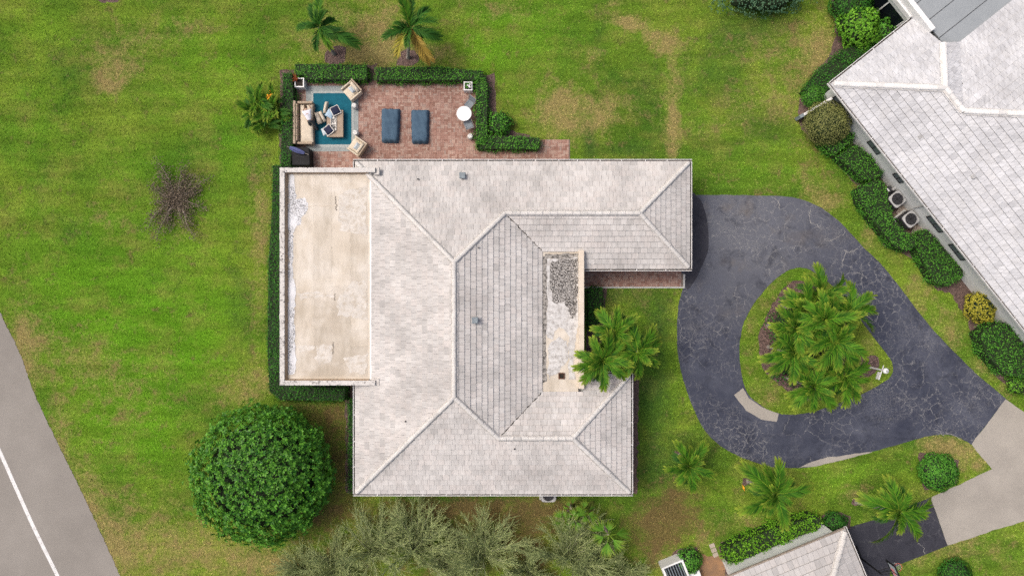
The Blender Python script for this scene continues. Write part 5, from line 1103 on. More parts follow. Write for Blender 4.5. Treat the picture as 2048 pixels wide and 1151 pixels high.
# ------------------------------------------------------------------ condensers
def condenser(label, px, py, s, h, rz, group='air conditioning condensers', zt=None):
    z = h; p = P(px, py, h); t = thing('air_conditioner', label, 'air conditioner', (p.x, p.y, 0), group)
    MB().box((p.x, p.y, .035), (s * 1.2, s * 1.2, .07), rz).build('pad', M['pad'], t)
    MB().box((p.x, p.y, .07 + (h - .09) / 2), (s, s, h - .09), rz).build('case', M['dark_grey'], t, bevel=.06)
    top = MB(); n = 28; half = s / 2; R = Matrix.Rotation(rz, 3, 'Z'); ri = s * .43; vs = []
    for i in range(n):
        a = 2 * math.pi * i / n; d_ = Vector((math.cos(a), math.sin(a), 0)); k = half / max(abs(d_.x), abs(d_.y)); k = min(k, half * 1.25)
        for rr, zz in ((k, h - .06), (k, h), (ri, h + .02), (ri - .02, h - .10)): q = R @ (d_ * rr); vs.append((p.x + q.x, p.y + q.y, zz))
    top.add(vs, [(i * 4 + j, ((i + 1) % n) * 4 + j, ((i + 1) % n) * 4 + j + 1, i * 4 + j + 1) for i in range(n) for j in range(3)]); top.build('top_cover', M['ac'], t)
    well = MB().lathe((p.x, p.y, h - .12), [(0.001, 0), (ri, 0)], 20); well.build('fan_well', M['black'], t)
    fan = MB()
    for k in range(3):
        a = rz + k * 2.094; d_ = Vector((math.cos(a), math.sin(a), 0)); s_ = Vector((-d_.y, d_.x, 0)); o_ = Vector((p.x, p.y, h - .08))
        fan.add([o_ + d_ * .05 - s_ * .03, o_ + d_ * ri * .9 - s_ * .10, o_ + d_ * ri * .85 + s_ * .14 + Vector((0, 0, .04)), o_ + d_ * .05 + s_ * .04], [(0, 1, 2, 3)])
    fan.build('fan_blade', M['ac'], t); g = MB()
    for q in (.25, .5, .75, 1.0): g.ring((p.x, p.y, h + .012), ri * q, .008, .008, 20)
    for k in range(4):
        a = rz + k * math.pi / 4; g.tube((p.x - math.cos(a) * ri, p.y - math.sin(a) * ri, h + .016), (p.x + math.cos(a) * ri, p.y + math.sin(a) * ri, h + .016), .006, n=4)
    g.build('fan_grille', M['black'], t); MB().lathe((p.x, p.y, h - .07), [(.001, .05), (.07, .04), (.08, 0)], 12).build('motor_hub', M['ac'], t)
ang2 = math.atan2(uu.y, uu.x)
condenser('upper one of two condensers behind the L-shaped hedge', 1795, 398, .82, .85, ang2)
condenser('lower one of two condensers behind the L-shaped hedge', 1822, 438, .82, .85, ang2)
condenser('condenser half hidden under the south gutter of the big house', 1097, 989, .85, .8, 0)
def small_box(name, label, cat, px, py, z, size, rz, m, parts=()):
    p = P(px, py, z); t = thing(name, label, cat, (p.x, p.y, 0)); MB().box((p.x, p.y, size[2] / 2), size, rz).build('case', m, t, bevel=.02)
    for nm, dx, dy, dz, sz, mm in parts:
        q = Matrix.Rotation(rz, 3, 'Z') @ Vector((dx, dy, 0)); MB().box((p.x + q.x, p.y + q.y, dz), sz, rz).build(nm, mm, t, bevel=.008)
    return t
small_box('pump_box', 'grey equipment box on the wall next to the upper condenser', 'equipment', 1779, 379, .5, (.3, .4, .5), ang2, M['dark_grey'], (('cable_cover', .1, .2, .55, (.12, .2, .1), M['ac']), ('bracket', -.05, -.1, .53, (.2, .08, .06), M['white'])))
for k, (px, py, rz) in enumerate(((1806, 424, .3), (1836, 462, .5))):
    p = P(px, py); o = MB().box((p.x, p.y, .04), (.75, .55, .04), ang2 + rz).build('wood_board', M['bark'], bevel=.008)
    tag(o, ['brown board lying between the two condensers', 'brown board lying just past the lower condenser'][k], 'board', 'boards by the condensers')
# equipment at the bottom edge by the clay path
p = P(1352, 1146, .9); t = thing('equipment_enclosure', 'dark louvred unit in a white surround, cut by the bottom edge', 'equipment', (p.x, p.y, 0)); rz = math.radians(22)
fr = MB()
for dx, dy, w_, d_ in ((-.62, 0, .12, 1.3), (.62, 0, .12, 1.3), (0, .62, 1.12, .1), (0, -.62, 1.12, .1)):
    q = Matrix.Rotation(rz, 3, 'Z') @ Vector((dx, dy, 0)); fr.box((p.x + q.x, p.y + q.y, .5), (w_, d_, 1.0), rz)
fr.build('surround', M['stucco'], t); MB().box((p.x, p.y, .4), (1.1, 1.12, .8), rz).build('case', M['black'], t)
for k in range(7):
    q = Matrix.Rotation(rz, 3, 'Z') @ Vector((-.48 + .16 * k, 0, 0)); MB().box((p.x + q.x, p.y + q.y, .86), (.06, 1.0, .02), rz, 1, .5).build('slat', M['vent'], t)
p = P(1390, 1158, .7); o = thing('white_tank', 'low white box right of the louvred unit at the bottom edge', 'box', (p.x, p.y, 0)); MB().box((p.x, p.y, .3), (.8, .8, .6), .35).build('body', M['stucco'], o, bevel=.06); MB().box((p.x, p.y, .63), (.86, .86, .06), .35).build('lid', M['white'], o, bevel=.02)

# ------------------------------------------------------------------ lamp post on the island
b = P(1735, 733); top = Vector((b.x, b.y, 1.95)); t = thing('lamp_post', 'white lamp post with globe and hanging sign on the island tip', 'lamp post', (b.x, b.y, 0))
MB().path([b, (b.x, b.y, .25), (b.x, b.y, 1.8)], [.09, .055, .045], 10).build('post', M['white'], t)
MB().lathe((b.x, b.y, 1.78), [(.05, 0), (.10, .05), (.16, .16), (.17, .24), (.13, .33), (.05, .38), (.001, .39)], 16).build('globe', M['white_top'], t, smooth=True)
MB().lathe((b.x, b.y, 2.14), [(.08, 0), (.04, .05), (.001, .07)], 12).build('cap', M['ac'], t)
ad = Vector((-.30, -.95, 0)).normalized(); A0 = Vector((b.x, b.y, 1.62))
MB().tube(A0 - ad * .28, A0 + ad * .60, .022).build('sign_arm', M['white'], t)
c_ = A0 + ad * .36; sg = MB().box((c_.x, c_.y, 1.40), (.44, .03, .30), math.atan2(ad.y, ad.x)).build('sign_panel', M['white'], t)

# ------------------------------------------------------------------ basketball hoop at the lower right
b = P(1710, 1106); t = thing('basketball_hoop', 'basketball hoop with black pole, red rim and framed backboard', 'basketball hoop', (b.x, b.y, 0))
MB().box((b.x - .2, b.y, .09), (1.0, .7, .18), .4, .85).build('base', M['black'], t, bevel=.03)
MB().path([(b.x, b.y, 0), (b.x, b.y, 1.5), (b.x, b.y, 2.95)], [.055, .05, .045], 10).build('pole', M['black'], t)
hd_ = (P(1785, 1160, 3.3) - P(1763, 1113, 3.3)).normalized()      # along the board
fd = Vector((-hd_.y, hd_.x, 0));
if fd.x < 0: fd = -fd
bc = Vector((b.x, b.y, 0)) + fd * .60 + hd_ * .02; bz = 3.30; bw, bh = 1.12, .82
for dz in (2.85, 3.10):
    for s in (-.12, .12): MB().tube(Vector((b.x, b.y, dz - .25)) + hd_ * s * .4, Vector((bc.x, bc.y, dz)) + hd_ * s - fd * .04, .022).build('support_arm', M['black'], t)
ra_ = math.atan2(hd_.y, hd_.x)
MB().box((bc.x, bc.y, bz), (bw, .025, bh), ra_).build('backboard', M['board'], t)
fm = MB()
for dx, dz, w_, h_ in ((0, bh / 2, bw + .10, .10), (0, -bh / 2, bw + .10, .10), (-bw / 2, 0, .10, bh - .10), (bw / 2, 0, .10, bh - .10), (0, 0, .06, bh - .10)):
    q = bc + hd_ * dx; fm.box((q.x, q.y, bz + dz), (w_, .05, h_), ra_)
fm.build('board_frame', M['black'], t)
pr = MB(); q0 = bc + fd * .017
for dx, dz, w_, h_ in ((0, .12, .46, .05), (0, -.22, .46, .05), (-.21, -.05, .05, .30), (.21, -.05, .05, .30)): 
    q = q0 + hd_ * dx; pr.box((q.x, q.y, bz + dz), (w_, .006, h_), ra_)
pr.build('target_square', M['pink'], t)
pq = bc - fd * .017
MB().box((pq.x, pq.y, bz - .1), (.42, .006, .34), ra_).build('rear_panel', M['pink'], t)
rc = bc + fd * .38; rim = MB(); K = 20
pts = [(rc.x + .225 * math.cos(2 * math.pi * i / K), rc.y + .225 * math.sin(2 * math.pi * i / K), 3.0) for i in range(K + 1)]
rim.path(pts, .016, 6); rim.box((bc.x + fd.x * .09, bc.y + fd.y * .09, 2.98), (.14, .16, .05), ra_); rim.build('rim', M['red'], t)
net = MB()
for i in range(12):
    a = 2 * math.pi * i / 12
    for s in (-1, 1): net.tube((rc.x + .22 * math.cos(a), rc.y + .22 * math.sin(a), 2.99), (rc.x + .12 * math.cos(a + s * .5), rc.y + .12 * math.sin(a + s * .5), 2.6), .006, n=4, cap=False)
net.build('net', M['white'], t)

# ------------------------------------------------------------------ patio
# rug: grey border, pale lines, teal field
def rect(x0, y0, x1, y1): return P2([(x0, y0), (x1, y0), (x1, y1), (x0, y1)])
c = P(664, 238); t = thing('rug', 'teal outdoor rug with a grey border under the sofa set', 'rug', (c.x, c.y, 0.03))
MB().prism(rect(612, 172, 717, 303), .030, .038).build('border', M['rug_border'], t)
ln = MB()
for a in (625, 185, 705, 291), (623, 183, 707, 293):
    w_ = .7
    for q in ((a[0], a[1], a[2], a[1] + w_), (a[0], a[3] - w_, a[2], a[3]), (a[0], a[1] + w_, a[0] + w_, a[3] - w_), (a[2] - w_, a[1] + w_, a[2], a[3] - w_)): ln.prism(rect(*q), .0381, .041)
ln.build('border_line', M['rug_line'], t)
MB().prism(rect(627, 187, 703, 289), .0381, .043).build('field', M['teal'], t)
def cushion(sx, sy, sz, n=9, pinch=.10):
    vs = []; fs = []
    for side in (1, -1):
        for i in range(n):
            for j in range(n):
                u, v = -1 + 2 * i / (n - 1), -1 + 2 * j / (n - 1); h = ((1 - u ** 4) * (1 - v ** 4)) ** .5; k = 1 - pinch * (1 - h) * (abs(u * v))
                vs.append((sx / 2 * u * (1 - pinch * (1 - abs(v)) * (abs(u) > .99) * .5), sy / 2 * v * (1 - pinch * (1 - abs(u)) * (abs(v) > .99) * .5), side * sz / 2 * (h * .9 + .1 * (side > 0) * 0)))
        b = (n * n) * (0 if side > 0 else 1)
        for i in range(n - 1):
            for j in range(n - 1):
                f = (b + i * n + j, b + (i + 1) * n + j, b + (i + 1) * n + j + 1, b + i * n + j + 1); fs.append(f if side > 0 else f[::-1])
    return vs, fs
def place(vs, loc, rz=0, rx=0, ry=0):
    R = Matrix.Rotation(rz, 3, 'Z') @ Matrix.Rotation(ry, 3, 'Y') @ Matrix.Rotation(rx, 3, 'X'); return [Vector(loc) + R @ Vector(v) for v in vs]
def cush_obj(name, parent, size, loc, m, rz=0, rx=0, ry=0):
    vs, fs = cushion(*size); return MB().add(place(vs, loc, rz, rx, ry), fs).build(name, m, parent, smooth=True)
GZ = .045
# sofa
c0, c1 = P(586, 203, .7), P(627, 287, .45); X0, X1, Y1, Y0 = P(586, 0, .72).x, P(628, 0, .3).x, P(0, 202, .62).y, P(0, 288, .62).y
t = thing('sofa', 'long wicker sofa with beige seat cushion against the left hedge', 'sofa', ((X0 + X1) / 2, (Y0 + Y1) / 2, 0))
W = X1 - X0; D = Y1 - Y0; cy = (Y0 + Y1) / 2
MB().box(((X0 + X1) / 2 + .1, cy, .22), (W - .2, D - .1, .26)).build('frame', M['wicker'], t, bevel=.02)
bk = MB().box((X0 + .10, cy, .42), (.16, D, .66), 0, 1.0, -.08).build('backrest', M['wicker'], t, bevel=.03)
for yy in (Y0 + .07, Y1 - .07): MB().box(((X0 + X1) / 2 + .1, yy, .36), (W - .22, .14, .52)).build('armrest', M['wicker'], t, bevel=.03)
for k in range(3): MB().box((X0 + .235, cy + (k - 1) * (D - .34) / 3, .52), (.09, (D - .40) / 3, .42), 0, 1, -.12).build('back_slat', M['table_wood'], t, bevel=.03)
cush_obj('seat_cushion', t, (W - .38, D - .34, .26, 13, .02), ((X0 + X1) / 2 + .17, cy - .02, .45), M['canvas'], rz=.02)
for xx in (X0 + .1, X1 - .06):
    for yy in (Y0 + .1, Y1 - .1): MB().tube((xx, yy, GZ), (xx, yy, .12), .03).build('leg', M['black'], t)
# small pale stool behind the sofa end
p = P(580, 262, .3); t = thing('garden_stone', 'pale stone lump wedged between sofa and hedge', 'stone', (p.x, p.y, 0)); bm = bmesh.new(); bmesh.ops.create_icosphere(bm, subdivisions=3, radius=1)
for v in bm.verts: n_ = v.co.copy(); k = 1 + .15 * math.sin(n_.x * 5) * math.cos(n_.y * 6 + n_.z * 4); v.co = Vector((p.x + n_.x * .17 * k, p.y + n_.y * .35 * k, max(0, .22 + n_.z * .24 * k)))
me = bpy.data.meshes.new('stone'); bm.to_mesh(me); bm.free(); obj('stone_body', me, M['stone'], t)
# armchairs
def armchair(label, px, py, face, rug=True):
    p = P(px, py, .4); t = thing('armchair', label, 'armchair', (p.x, p.y, 0), 'cream armchairs on the rug corners'); rz = math.atan2(face[1], face[0]); R = Matrix.Rotation(rz, 3, 'Z')
    def L(x, y, z): q = R @ Vector((x, y, 0)); return (p.x + q.x, p.y + q.y, z)
    MB().box(L(0, 0, .22), (.84, .82, .20), rz).build('frame', M['wicker'], t, bevel=.02)
    MB().box(L(-.41, 0, .42), (.10, .94, .66), rz, 1, -.12).build('backrest', M['wicker'], t, bevel=.025)
    for s in (-1, 1):
        MB().box(L(.02, s * .43, .36), (.84, .09, .50), rz).build('armrest', M['canvas'], t, bevel=.03)
        for q in (-1, 1): MB().tube(L(q * .38, s * .38, GZ if rug else .03), L(q * .38, s * .38, .14), .028).build('leg', M['black'], t)
    cush_obj('seat_cushion', t, (.74, .74, .22, 9, .02), L(.06, 0, .40), M['canvas'], rz)
    cush_obj('back_cushion', t, (.20, .72, .46, 9, .02), L(-.27, 0, .62), M['canvas'], rz, 0, -.15)
    cush_obj('throw_cushion', t, (.42, .42, .16, 9, .14), L(-.08, .02, .60), M['pale_cush'], rz, 0, -.75)
armchair('cream armchair with pale cushion at the rug\'s top corner by the hedge', 704, 182, (-.75, -.66))
armchair('cream armchair with pale cushion at the rug\'s bottom corner by the roof edge', 715, 293, (-.82, .57))
# coffee table
p = P(670, 247, .4); t = thing('coffee_table', 'rectangular tan coffee table in the middle of the teal rug', 'coffee table', (p.x, p.y, 0)); tw_, td_ = .98, 1.62
MB().box((p.x, p.y, .395), (tw_, td_, .05)).build('tabletop', M['table_wood'], t, bevel=.012)
MB().box((p.x, p.y, .215), (tw_ - .08, td_ - .08, .30)).build('base', M['wicker'], t, bevel=.02)
for sx in (-1, 1):
    for sy in (-1, 1): MB().tube((p.x + sx * .40, p.y + sy * .72, GZ), (p.x + sx * .40, p.y + sy * .72, .09), .03).build('foot', M['black'], t)
q = P(667, 246, .46); t2 = thing('serving_tray', 'black and white patterned tray on the coffee table', 'tray', (q.x, q.y, .42)); MB().box((q.x, q.y, .43), (.30, .86, .015), -.03).build('tray_bottom', M['tray'], t2)
tr = MB()
for dx, dy, w_, d_ in ((-.16, 0, .025, .9), (.16, 0, .025, .9), (0, .44, .30, .025), (0, -.44, .30, .025)): tr.box((q.x + dx, q.y + dy, .455), (w_, d_, .06), 0)
tr.build('tray_rim', M['trim'], t2)
def pillow(label, px, py, z, size, rz, mat, trim=None, rx=0, ry=0, group='loose cushions around the coffee table', name='cushion'):
    p = P(px, py, z); vs, fs = cushion(*size)
    if trim:
        t = thing(name, label, 'cushion', (p.x, p.y, z), group); MB().add(place(vs, p, rz, rx, ry), fs).build('pad', mat, t, smooth=True)
        e = MB(); a, b_ = size[0] / 2, size[1] / 2; cs = [(-a, -b_, 0), (a, -b_, 0), (a, b_, 0), (-a, b_, 0), (-a, -b_, 0)]; pp = place(cs, p, rz, rx, ry); e.path([tuple(v) for v in pp], .024, 6); e.build('piping', trim, t); return t
    o = MB().add(place(vs, p, rz, rx, ry), fs).build(name, mat, None, smooth=True); return tag(o, label, 'cushion', group)
pillow('navy cushion with white piping at the top end of the coffee table', 671, 221, .55, (.50, .50, .18, 9, .12), math.radians(28), M['navy'], M['trim'], .12, .18)
pillow('navy cushion with white piping leaning on the table\'s lower left corner', 657, 260, .52, (.50, .50, .18, 9, .12), math.radians(33), M['navy'], M['trim'], .1, -.25)
pillow('sky blue cushion tucked under the upper navy one', 660, 228, .48, (.46, .46, .16, 9, .12), math.radians(-30), M['sky_cush'], None, -.1, .2)
pillow('pale blue cushion edge showing under the lower navy one', 650, 262, .42, (.44, .44, .15, 9, .12), math.radians(20), M['pale_cush'], None, 0, -.3)
pillow('cream back cushion standing nearest the top of the rug', 652, 215, .38, (.20, .72, .50, 9, .02), math.radians(-12), M['canvas'])
pillow('cream back cushion standing next to the person\'s legs', 637, 236, .36, (.30, .72, .50, 9, .02), math.radians(18), M['canvas'])
pillow('cream back cushion standing between its twin and the table', 645, 233, .36, (.20, .70, .50, 9, .02), math.radians(28), M['canvas'])
# drum tables
def drum(label, px, py, s=1.0):
    p = P(px, py, .45); t = thing('drum_stool', label, 'stool', (p.x, p.y, 0), 'patterned ceramic drum stools')
    MB().lathe((p.x, p.y, .03), [(.001, 0), (.12 * s, 0), (.165 * s, .08), (.185 * s, .22), (.165 * s, .37), (.13 * s, .44)], 18).build('body', M['ceramic'], t, smooth=True)
    MB().lathe((p.x, p.y, .465), [(.135 * s, 0), (.14 * s, .02), (.12 * s, .03), (.001, .032)], 18).build('lid', M['ceramic'], t); MB().ring((p.x, p.y, .495), .07 * s, .02, .012, 14).build('rim', M['white'], t)
drum('patterned drum stool below the upper armchair', 708, 211)
drum('patterned drum stool above the lower armchair', 710.5, 265)
drum('patterned drum stool alone near the round table\'s hedge', 940.5, 272)
# loungers under blue covers
def lounger(label, px, py, w_, l_, rz, seed):
    p = P(px, py, .3); t = thing('covered_lounger', label, 'sun lounger', (p.x, p.y, 0), 'covered loungers on the brick patio'); r = random.Random(seed); nx_, ny_ = 15, 29; vs = []; R = Matrix.Rotation(rz, 3, 'Z')
    for j in range(ny_):
        for i in range(nx_):
            u, v = -1 + 2 * i / (nx_ - 1), -1 + 2 * j / (ny_ - 1); eu = 1 - abs(u) ** 5; ev = 1 - abs(v) ** 9
            ww = w_ * (1 + .05 * v) * (1 - .10 * abs(v) ** 10); head = max(0, min(1, (-v - .62) / .12)); hh = .36 + .13 * head + .015 * math.sin(v * 23 + u * 3 + seed) * (abs(v) > .3) + .012 * math.sin(u * 11 + v * 7 + seed)
            z = .03 + hh * (eu * ev) ** .30 if (abs(u) < .999 and abs(v) < .999) else .03
            x, y = u * ww / 2 * (1 + .02 * math.sin(v * 14 + seed)), v * l_ / 2 * (1 + .015 * math.sin(u * 9 + seed)); q = R @ Vector((x, y, 0)); vs.append((p.x + q.x, p.y + q.y, z + r.gauss(0, .002)))
    fs = [(j * nx_ + i, j * nx_ + i + 1, (j + 1) * nx_ + i + 1, (j + 1) * nx_ + i) for j in range(ny_ - 1) for i in range(nx_ - 1)]
    MB().add(vs, fs).build('cover', M['cover'], t, smooth=True)
    vb = math.sin; q0 = R @ Vector((0, -l_ * .34, 0)); MB().box((p.x + q0.x, p.y + q0.y, .43), (w_ * .88, .03, .03), rz).build('cover_seam', M['cover'], t, bevel=.01)
    for sx in (-1, 1):
        for sy in (-1, 1): q = R @ Vector((sx * w_ * .38, sy * l_ * .42, 0)); MB().tube((p.x + q.x, p.y + q.y, .025), (p.x + q.x, p.y + q.y, .2), .025).build('leg', M['alu'], t)
lounger('lounger under a slate blue cover, the one nearer the rug', 780, 250, 1.12, 2.08, -.02, 1)
lounger('lounger under a slate blue cover, the one nearer the round table', 839.5, 252, 1.08, 2.06, 0.0, 2)
# round table and two sling chairs
p = P(928, 227, .73); t = thing('round_table', 'round white bistro table between two grey chairs', 'table', (p.x, p.y, 0)); MB().lathe((p.x, p.y, .70), [(.001, 0), (.43, 0), (.445, .015), (.44, .035), (.001, .036)], 36).build('tabletop', M['white_top'], t)
MB().tube((p.x, p.y, .05), (p.x, p.y, .70), .04, n=10).build('pedestal', M['alu'], t); MB().lathe((p.x, p.y, .03), [(.001, .04), (.22, .02), (.24, 0)], 20).build('foot_plate', M['alu'], t)
def sling_chair(label, px, py, face):
    p = P(px, py, .42); t = thing('sling_chair', label, 'chair', (p.x, p.y, 0), 'sling chairs at the round table'); rz = math.atan2(face[1], face[0]); R = Matrix.Rotation(rz, 3, 'Z')
    def L(x, y, z): q = R @ Vector((x, y, 0)); return Vector((p.x + q.x, p.y + q.y, z))
    MB().box(L(.02, 0, .42), (.46, .46, .025), rz).build('seat', M['sling'], t, bevel=.01); MB().box(L(-.30, 0, .66), (.03, .46, .50), rz, 1, -.30).build('backrest', M['sling'], t, bevel=.01)
    for s in (-1, 1):
        MB().path([L(.24, s * .26, .03), L(.22, s * .26, .62), L(-.22, s * .26, .64), L(-.34, s * .26, .88)], .016, 6).build('arm_frame', M['alu'], t)
        MB().tube(L(-.32, s * .25, .03), L(-.18, s * .25, .42), .016, n=6).build('leg', M['alu'], t)
    MB().tube(L(-.38, -.25, .90), L(-.38, .25, .90), .016, n=6).build('top_rail', M['alu'], t)
sling_chair('grey sling chair above the round table, back to the hedge', 939, 208, (-.62, -.78))
sling_chair('grey sling chair below the round table', 937, 249, (-.35, .94))
# planters
def planter(label, px, py, s, h, plant):
    p = P(px, py, h); t = thing('planter', label, 'planter', (p.x, p.y, 0), 'white square planters on the patio'); w_ = .06; bx_ = MB()
    bx_.prism([(p.x - s / 2, p.y - s / 2), (p.x + s / 2, p.y - s / 2), (p.x + s / 2, p.y + s / 2), (p.x - s / 2, p.y + s / 2)], .03, h - .10); bx_.build('box', M['white'], t, bevel=.01); rm = MB()
    for dx, dy, a, b_ in ((-s / 2 + w_ / 2, 0, w_, s), (s / 2 - w_ / 2, 0, w_, s), (0, s / 2 - w_ / 2, s - 2 * w_, w_), (0, -s / 2 + w_ / 2, s - 2 * w_, w_)): rm.box((p.x + dx, p.y + dy, h - .05), (a, b_, .10))
    rm.build('rim', M['white'], t); MB().box((p.x, p.y, h - .07), (s - 2 * w_, s - 2 * w_, .04)).build('soil', M['soil'], t)
    if plant == 'flowers':
        r = np.random.default_rng(4); Pn = np.column_stack([p.x + r.uniform(-.15, .15, 110), p.y + r.uniform(-.15, .15, 110), h + r.uniform(-.02, .12, 110)]); Nn = r.normal(0, .5, (110, 3)); Nn[:, 2] = 1; Nn /= np.linalg.norm(Nn, axis=1)[:, None]
        V, Fq = leaf_cloud(Pn, Nn, .09, .05, r); obj('foliage', npmesh('foliage', V, Fq, 4), M['hedge'], t); fl_ = MB()
        for k in range(6):
            q = (p.x + r.uniform(-.13, .13), p.y + r.uniform(-.13, .13), h + .13)
            for j in range(5): a = 6.283 * j / 5; fl_.add([q, (q[0] + .05 * math.cos(a - .4), q[1] + .05 * math.sin(a - .4), q[2] + .01), (q[0] + .06 * math.cos(a), q[1] + .06 * math.sin(a), q[2] + .015), (q[0] + .05 * math.cos(a + .4), q[1] + .05 * math.sin(a + .4), q[2] + .01)], [(0, 1, 2, 3)])
        fl_.build('petals', M['petal'], t)
    else:
        r = random.Random(5); fl_ = MB()
        for k in range(16):
            a = r.uniform(0, 6.283); L = r.uniform(.2, .38); q = Vector((p.x - .16, p.y + .12, h)); d_ = Vector((math.cos(a) * .8 - .35, math.sin(a) * .8 + .3, r.uniform(.3, 1))); s_ = Vector((-math.sin(a), math.cos(a), 0)) * .03; m_ = q + d_ * L * .6; e_ = q + d_ * L - Vector((0, 0, .05))
            fl_.add([q - s_ * .5, q + s_ * .5, m_ + s_, m_ - s_, e_], [(0, 1, 2, 3), (3, 2, 4)])
        fl_.build('foliage', M['bromeliad'], t)
planter('white square planter with a red leafy plant by the rug corner', 598.5, 165, .56, .6, 'red')
planter('white square planter with white flowers near the round table', 936, 172, .52, .6, 'flowers')
# covered grill and closed umbrella in the lower left patio corner
p = P(601, 312, .8); t = thing('grill', 'black covered grill in the patio corner next to the parapet', 'grill', (p.x, p.y, 0)); oct_ = [(-.52, -.55), (.52, -.55), (.58, -.45), (.54, .40), (.38, .55), (-.36, .55), (-.52, .35)]
MB().prism([(p.x + x, p.y + y) for x, y in oct_], .05, .80).build('cover', M['black'], t, bevel=.06, seg=3); fd_ = MB()
for a, b_ in (((-.4, .1), (0, -.05)), ((0, -.05), (.5, .05)), ((0, -.05), (.02, -.5)), ((-.1, -.2), (-.3, -.5)), ((.15, -.3), (.2, -.52))): fd_.tube((p.x + a[0], p.y + a[1], .80), (p.x + b_[0], p.y + b_[1], .80), .012, n=6)
fd_.build('cover_fold', M['dark_grey'], t)
for sx in (-1, 1):
    for sy in (-1, 1): MB().tube((p.x + sx * .4, p.y + sy * .4, .02), (p.x + sx * .4, p.y + sy * .4, .1), .04).build('wheel', M['black'], t)
a, b_ = P(580, 295, 1.25), P(609, 306, .95); t = thing('closed_umbrella', 'closed blue-violet umbrella lying across the black grill', 'umbrella', (b_.x, b_.y, .8)); dr = (b_ - a); s_ = Vector((-dr.y, dr.x, 0)).normalized(); cl = MB(); K = 10; M_ = 9; vs = []
for j in range(M_):
    f_ = j / (M_ - 1); c_ = a.lerp(b_, f_); rad = .05 + .10 * math.sin(math.pi * (.15 + .75 * f_))
    for i in range(K): an = 2 * math.pi * i / K; k_ = rad * (1 if i % 2 else .68); vs.append(c_ + s_ * math.cos(an) * k_ + Vector((0, 0, math.sin(an) * k_)))
cl.add(vs, [(j * K + i, j * K + (i + 1) % K, (j + 1) * K + (i + 1) % K, (j + 1) * K + i) for j in range(M_ - 1) for i in range(K)] + [tuple(range(K)), tuple(range(M_ * K - 1, (M_ - 1) * K - 1, -1))]); cl.build('canopy', M['umbrella'], t)
MB().tube(a - dr.normalized() * .2, b_ + dr.normalized() * .25, .02).build('pole', M['alu'], t)

# ------------------------------------------------------------------ person in a white shirt bending over the sofa
def skin_mesh(name, joints, edges, radii, root, sub=2):
    me = bpy.data.meshes.new(name); me.from_pydata([tuple(j) for j in joints], edges, []); o = bpy.data.objects.new(name, me); C.objects.link(o)
    sk = o.modifiers.new('skin', 'SKIN'); sk.use_smooth_shade = True; ss = o.modifiers.new('sub', 'SUBSURF'); ss.levels = sub; ss.render_levels = sub
    for i, r in enumerate(radii): me.skin_vertices[0].data[i].radius = r if hasattr(r, '__len__') else (r, r)
    me.skin_vertices[0].data[root].use_root = True
    dg = bpy.context.evaluated_depsgraph_get(); out = bpy.data.meshes.new_from_object(o.evaluated_get(dg)); bpy.data.objects.remove(o); out.name = name; return out
ft = P(632, 262, 0); fwd = Vector((-.25, .97, 0)).normalized(); rt = Vector((fwd.y, -fwd.x, 0)); UP = Vector((0, 0, 1)); base = Vector((ft.x, ft.y, GZ))
B = lambda f, r, z: base + fwd * f + rt * r + UP * z
t = thing('person', 'person in white shirt and dark trousers bending over the sofa', 'person', (base.x, base.y, GZ))
pel = B(.46, 0, .86); spine = B(.64, 0, .97); chest = B(.86, 0, 1.05); neck = B(1.02, 0, 1.08); head = B(1.18, 0, 1.04)
J = [pel, spine, chest, neck, head]; E_ = [(0, 1), (1, 2), (2, 3), (3, 4)]; Rr = [(.13, .11), (.12, .10), (.145, .105), .055, .085]
def limb(pts, rads, start):
    k = start
    for q, r in zip(pts, rads): J.append(q); E_.append((k, len(J) - 1)); Rr.append(r); k = len(J) - 1
for s in (-1, 1):
    limb([B(.42, s * .10, .78), B(.26, s * .12, .45), B(0, s * .12, .09), B(.15, s * .13, .03)], [.088, .060, .042, .036], 0)
    limb([B(.92, s * .19, 1.05), B(1.08, s * .24, .86), B(1.26, s * .18, .68), B(1.33, s * .16, .64)], [.055, .043, .032, .026], 2)
body = skin_mesh('body', J, E_, Rr, 0); obj('body', body, M['skin'], t)
tj = [pel, spine, chest, B(.96, 0, 1.08)]; te = [(0, 1), (1, 2), (2, 3)]; tr_ = [(.155, .13), (.15, .125), (.175, .13), .085]
for s in (-1, 1):
    tj += [B(.92, s * .20, 1.055), B(1.03, s * .235, .93)]; te += [(2, len(tj) - 2), (len(tj) - 2, len(tj) - 1)]; tr_ += [.078, .065]
obj('shirt', skin_mesh('shirt', tj, te, tr_, 1), M['shirt'], t)
tj = [B(.50, 0, .89), pel]; te = [(0, 1)]; tr_ = [(.15, .125), (.16, .135)]
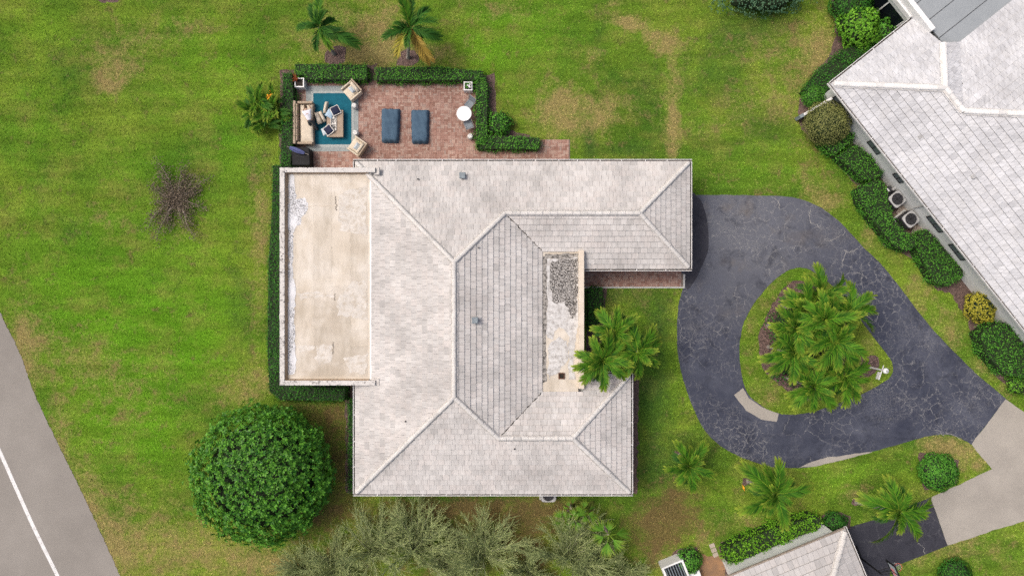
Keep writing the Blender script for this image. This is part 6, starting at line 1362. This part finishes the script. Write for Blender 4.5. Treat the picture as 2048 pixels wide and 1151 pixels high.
for s in (-1, 1):
    k = len(tj); tj += [B(.42, s * .11, .75), B(.26, s * .125, .45), B(0, s * .12, .10)]; te += [(1, k), (k, k + 1), (k + 1, k + 2)]; tr_ += [.105, .082, .068]
obj('trousers', skin_mesh('trousers', tj, te, tr_, 1), M['trousers'], t)
bm = bmesh.new(); bmesh.ops.create_icosphere(bm, subdivisions=3, radius=1)
hc = head + fwd * .03 + UP * .02
for v in list(bm.verts): 
    q = v.co; v.co = hc + fwd * q.x * .115 + rt * q.y * .095 + UP * (q.z * .105 + .012)
bmesh.ops.delete(bm, geom=[v for v in bm.verts if (v.co - hc).dot(UP) < -.02], context='VERTS'); me = bpy.data.meshes.new('hair'); bm.to_mesh(me); bm.free(); obj('hair', me, M['hair'], t)
fc = head - UP * .075 + fwd * .05
MB().box(tuple(fc - UP * .02), (.03, .025, .035), math.atan2(fwd.y, fwd.x), .6).build('nose', M['skin'], t)
for s in (-1, 1):
    MB().lathe(tuple(fc + rt * s * .032 + fwd * .025), [(.001, -.012), (.010, -.008), (.012, 0), (.001, .01)], 8).build('eye', M['black'], t); MB().box(tuple(head + rt * s * .088), (.04, .02, .055), math.atan2(fwd.y, fwd.x)).build('ear', M['skin'], t, bevel=.006)
    hb = B(1.33, s * .16, .64)                  # hands: five bent fingers reaching to the cushion
    for k in range(4):
        o_ = hb + rt * (k - 1.5) * .019; ln_ = (.065, .075, .07, .055)[k]; MB().path([tuple(o_), tuple(o_ + fwd * ln_ * .55 - UP * .03), tuple(o_ + fwd * ln_ * .8 - UP * .075)], [.010, .009, .007], 6).build('finger', M['skin'], t)
    MB().path([tuple(hb - fwd * .02 - rt * s * .03), tuple(hb + fwd * .02 - rt * s * .055 - UP * .03), tuple(hb + fwd * .045 - rt * s * .055 - UP * .06)], [.011, .010, .008], 6).build('thumb', M['skin'], t)
    MB().box(tuple(B(.12, s * .135, .045)), (.27, .10, .09), math.atan2(fwd.y, fwd.x), .8).build('shoe', M['black'], t, bevel=.025)
